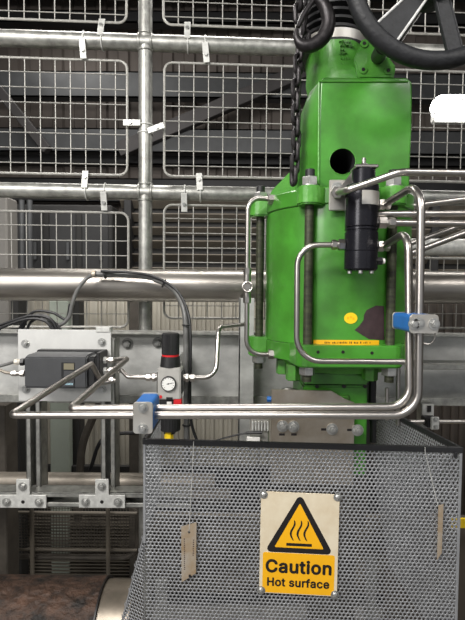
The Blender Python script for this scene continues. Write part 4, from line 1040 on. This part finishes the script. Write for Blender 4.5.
for (p, q) in ((FLc, FRc), (FRc, RRc), (FLc, RLc)):
    t_ = (q - p).normalized(); M = basis(p, t_, V((0, 0, 1)).cross(t_), V((0, 0, 1)))
    MB().box((-0.003, -0.0035, -0.008), ((q - p).length + 0.003, 0.0035, 0.003), 0.001, M).build('edge_trim', 'edge_trim', gd)
for p in (FLc, FRc):
    MB().box((p.x - 0.0025, p.y - 0.0015, KZ - 0.02 if p is FLc else BZ), (p.x + 0.0025, p.y + 0.002, RZ - 0.008), 0.0005).build('corner_bend', 'perforated', gd)
q = FRc + V((-0.012, -0.0045, -0.0095)); MB().box(q - V((0.003, 0.002, 0.006)), q + V((0.003, 0.002, 0.004)), 0.0005).build('rim_rivet', 'edge_trim', gd)
for p in (FLc, FRc, RRc, RLc):
    MB().box((p.x - 0.015, p.y + 0.003, 0), (p.x + 0.015, p.y + 0.008, BZ + 0.02)).build('leg', 'galv', gd)

# caution sign on the front panel
fd = V((FRc.x - FLc.x, FRc.y - FLc.y, 0)).normalized(); fn = V((fd.y, -fd.x, 0))
def on_front(px, py, off=0.0):
    u = P(px, py, 1.0) - V((0, 0, CAMZ)); u.z = u.z
    o = V((0, 0, CAMZ)); k = ((FLc - o).dot(fn)) / u.dot(fn); return o + u * k + fn * off
TL, TRc, BLc = on_front(262.2, 490, 0.004), on_front(340.5, 492.3, 0.004), on_front(257.8, 595.5, 0.004)
ctr = (TRc + BLc) / 2 + V((0, 0, 0.0038))
sxv = (TRc - TL).normalized(); szv = (TL - BLc); szv = (szv - fn * szv.dot(fn)).normalized()
szv = V((0, 0, 1)) * 0.9995 + fd * 0.010; szv.normalize(); sxv = szv.cross(fn).normalized() * -1
if sxv.x < 0: sxv = -sxv
Wd, Ht = 0.148, 0.198
sg = thing('warning_sign', ctr - V((0, 0, Ht / 2)), 'cream and yellow caution hot surface sign on the perforated guard', 'sign')
SM = basis(ctr, sxv, szv, fn)
def rrect(w, h, r, n=5):
    pts = []
    for (a, b_, a0) in ((1, 1, 0), (-1, 1, 90), (-1, -1, 180), (1, -1, 270)):
        for k in range(n): q = math.radians(a0 + 90 * k / (n - 1)); pts.append((a * (w / 2 - r) + r * math.cos(q), b_ * (h / 2 - r) + r * math.sin(q)))
    return pts
MB().prism(rrect(Wd, Ht, 0.004), 0.0015, SM, 0.0003).build('board', 'cream_sign', sg)
def rtri(w, h, cy, r):
    A, B, C = V((0, cy + h / 2, 0)), V((-w / 2, cy - h / 2, 0)), V((w / 2, cy - h / 2, 0)); m1 = (A + C) / 2
    return [(p.x, p.y) for p in fillet([m1, A, B, C, m1], r, 5)[:-1]]
MB().prism(rtri(0.130, 0.116, 0.0405, 0.007), 0.0006, SM @ Matrix.Translation((0, 0, 0.0014))).build('triangle_border', 'print_black', sg)
MB().prism(rtri(0.093, 0.087, 0.0358, 0.0015), 0.0004, SM @ Matrix.Translation((0, 0, 0.0019))).build('triangle_field', 'yellow_sign', sg)
MB().box((-0.0240, -0.0038, 0), (0.0240, 0.0016, 0.0003), 0, SM @ Matrix.Translation((0.0, 0.0, 0.0023))).build('hot_bar', 'print_black', sg)
for k in range(3):
    pts = [];
    for j in range(21):
        y = 0.0065 + 0.0395 * j / 20; pts.append(SM @ V((-0.0125 + 0.0128 * k + 0.0036 * math.sin((j / 20) * 2 * math.pi * 0.95 + 2.7), y, 0.0024)))
    n_ = len(pts); vs = []; 
    for j in range(n_):
        w_ = 0.0007 + 0.0014 * math.sin(math.pi * j / (n_ - 1)) ** 0.6
        vs += [pts[j] - sxv * w_, pts[j] + sxv * w_]
    fs = [[2 * j, 2 * j + 1, 2 * j + 3, 2 * j + 2] for j in range(n_ - 1)]
    MB().add(vs, fs).build('heat_wave', 'print_black', sg, smooth=0)
MB().prism(rrect(0.136, 0.0785, 0.004), 0.0005, SM @ Matrix.Translation((0, -0.0580, 0.0013))).build('yellow_field', 'yellow_sign', sg)
text_mesh('Caution', 0.125, 0.0270, SM @ Matrix.Translation((0, -0.0445, 0.0021)), 'caution_lettering', 'print_black', sg, bold=0.028)
text_mesh('Hot surface', 0.118, 0.0175, SM @ Matrix.Translation((0, -0.0755, 0.0021)), 'hot_surface_lettering', 'print_black', sg, bold=0.026)
for (bx, by) in ((-0.069, 0.093), (0.070, 0.094), (-0.070, -0.0935), (0.070, -0.0945)):
    p = SM @ V((bx, by, 0.0012)); b = MB().cyl(p, p + fn * 0.0012, 0.0078, n=20); b.lathe([(0.0052, 0), (0.005, 0.002), (0.003, 0.0035), (0.001, 0.004)], p + fn * 0.001, fn, n=16)
    b.build('screw', 'bolt_zinc', sg)

# hanging metal tags
def hang_tag(rim, eye, corners, label, lines=True, inside=0.006):
    t = thing('metal_tag', on_front(corners[2][0], corners[2][1], inside), label, 'tag', None)
    pts = [on_front(x, y, inside) for x, y in corners]
    n_ = fn; V4 = pts + [p + n_ * 0.0012 for p in pts]
    MB().add(V4, [[0, 1, 2, 3][::-1], [4, 5, 6, 7], [0, 4, 7, 3], [1, 2, 6, 5], [0, 1, 5, 4], [3, 7, 6, 2]][0:6]).build('plate', 'tag_metal', t)
    a = on_front(*rim, 0.006); e = on_front(*eye, inside + 0.0015)
    MB().sweep([a - fn * 0.014 + V((0, 0, 0.002)), a + V((0, 0, 0.004)), a - V((0, 0, 0.004)), e], 0.0007, 6).build('wire', 'galv_light', t)
    return t
tg = hang_tag((194, 443), (189.6, 530), [(181.8, 525), (197, 520.5), (196.4, 571), (182.2, 580)], 'hanging stamped metal tag wired to the guard beside the caution sign', inside=0.006)
for (px, py, r_) in ((189.6, 530, 0.0022), (190.4, 573.5, 0.0026)):
    q = on_front(px, py, 0.0075); MB().cyl(q - fn * 0.0002, q + fn * 0.0004, r_, n=14).build('hole', 'print_black', tg)
def stamp_row(x0_, y0_, x1_, y1_, n_, w_):
    b = MB()
    for k in range(n_):
        f = k / (n_ - 1); q = on_front(x0_ + (x1_ - x0_) * f, y0_ + (y1_ - y0_) * f, 0.0074)
        M = basis(q, fd, V((0, 0, 1)), fn); b.box((-w_, -0.0009, 0), (w_ * random.uniform(0.2, 1), 0.0009, 0.0003), 0, M)
    b.build('stamped_marks', 'tag_metal' if False else 'patch_brown', tg)
stamp_row(185, 537, 185.3, 567, 16, 0.0012); stamp_row(194.2, 538, 193.8, 553, 8, 0.0012)
hang_tag((424, 448.5), (436.5, 504), [(437, 504), (442, 502.5), (440.2, 551), (435.6, 558)], 'narrow metal tag hanging edge on at the right side of the guard', inside=0.006)

# ================================================================== HANDWHEEL, HOOK AND CHAIN
HD = 0.90
hc = P(437, -25, HD); s = HD / 465
hw = thing('handwheel', hc - V((0, 0, 83 * s)), 'large dark cast handwheel in front of the actuator top', 'handwheel')
MB().torus(hc, (0, -1, 0), 81.5 * s, 8.6 * s, 72, 16).build('rim', 'wheel_iron', hw)
MB().cyl(hc - V((0, 0.02, 0)), hc + V((0, 0.05, 0)), 22 * s, n=32, bev=0.003).build('hub', 'wheel_iron', hw)
MB().cyl(hc + V((0, 0.05, 0)), hc + V((0, 0.36, 0)), 0.016, n=20).build('shaft', 'bolt_dark', hw)
for (deg, w0, w1) in ((229, 7.5, 14), (286, 7, 7.5), (346, 8, 8), (46, 8, 8), (106, 8, 8), (166, 8, 8)):
    a_ = math.radians(deg); e = V((math.cos(a_), 0, math.sin(a_))); n_ = V((-e.z, 0, e.x))
    M = basis(hc + V((0, 0.012, 0)), e, n_, e.cross(n_))
    l0, l1 = 16 * s, 78 * s
    sp_ = MB().prism([(l0, -w0 * s), (l1, -w1 * s), (l1, w1 * s), (l0, w0 * s)], 0.012, M, 0.002).build('spoke', 'wheel_iron', hw)
    dirn = e.cross(n_)
    for sgn in (-1, 1):
        pa_ = M @ V((l0, sgn * (w0 - 0.6) * s, 0.006 + 0.006 * (1 if dirn.y < 0 else -1))); pb_ = M @ V((l1 - 2 * s, sgn * (w1 - 0.6) * s, 0.006 + 0.006 * (1 if dirn.y < 0 else -1)))
        if deg in (229,): MB().sweep([pa_, pb_], 1.25 * s, 8).build('spoke_edge', 'wheel_edge_lit', sp_)  # wide spoke gets its lit edges by colour
        else: MB().sweep([pa_, pb_], 0.9 * s, 8).build('spoke_edge', 'wheel_iron', sp_)
# hook
KD = 0.97; k = KD / 465
hk = thing('hoist_hook', P(313, 54, KD), 'black forged lifting hook hanging above the green actuator', 'hook')
pts = [(311, -30), (313, -12), (319, -1), (326, 9), (328.5, 23), (323.5, 37), (312, 45.5), (302, 45), (296.5, 37.5), (296.5, 29)]
path = smooth_path([P(x, y, KD) for x, y in pts], 6); nP = len(path)
rad = [(3.5 + 3.6 * math.sin(min(1, max(0, (i / nP - 0.15) / 0.7)) * math.pi) ** 0.7) * k if i / nP < 0.85 else (3.6 - 2.0 * (i / nP - 0.85) / 0.15) * k for i in range(nP)]
MB().sweep(path, rad, 14).build('hook_body', 'chain_iron', hk)
MB().sweep([P(298, 27, KD), P(304, 14, KD), P(313, 1, KD)], [2.2 * k, 3 * k, 2.4 * k], 10).build('safety_latch', 'chain_iron', hk)
MB().lathe([(6 * k, 0), (9 * k, 4 * k), (9 * k, 12 * k), (6 * k, 16 * k)], P(312, -8, KD), n=24).build('swivel', 'chain_iron', hk)
# chain
ch = thing('load_chain', P(297, 172, 1.06), 'dark steel link chain hanging beside the green actuator housing', 'chain')
def link_mesh(c, turn):
    pts = []; L = 0.0120; R = 0.0086
    for q in range(16):
        a_ = 2 * math.pi * q / 16; x, z = R * math.cos(a_), R * math.sin(a_) + (L if math.sin(a_) >= 0 else -L) * 0.9
        pts.append(V((x * math.cos(turn), x * math.sin(turn), z)) + c)
    return MB().sweep(pts, 0.0050, 8, closed=True)
p0, p1 = P(303, -12, 1.06), P(293, 176, 1.06); nl = int((p1 - p0).length / 0.0265)
for i in range(nl + 1):
    f = i / nl; c = p0.lerp(p1, f) + V((0.0035 * math.sin(f * 9), 0, 0))
    link_mesh(c, 0.5 + (i % 2) * 1.5).build('link', 'chain_iron', ch)
ch2 = thing('load_chain', P(302, 60, 1.0), 'short dark chain fall tangled behind the lifting hook', 'chain')
p0, p1 = P(296, -12, 1.02), P(304, 40, 1.02); nl = int((p1 - p0).length / 0.0265)
for i in range(nl + 1):
    link_mesh(p0.lerp(p1, i / nl) + V((0.003 * math.sin(i * 2.1), 0, 0)), 0.3 + (i % 2) * 1.5).build('link', 'chain_iron', ch2)
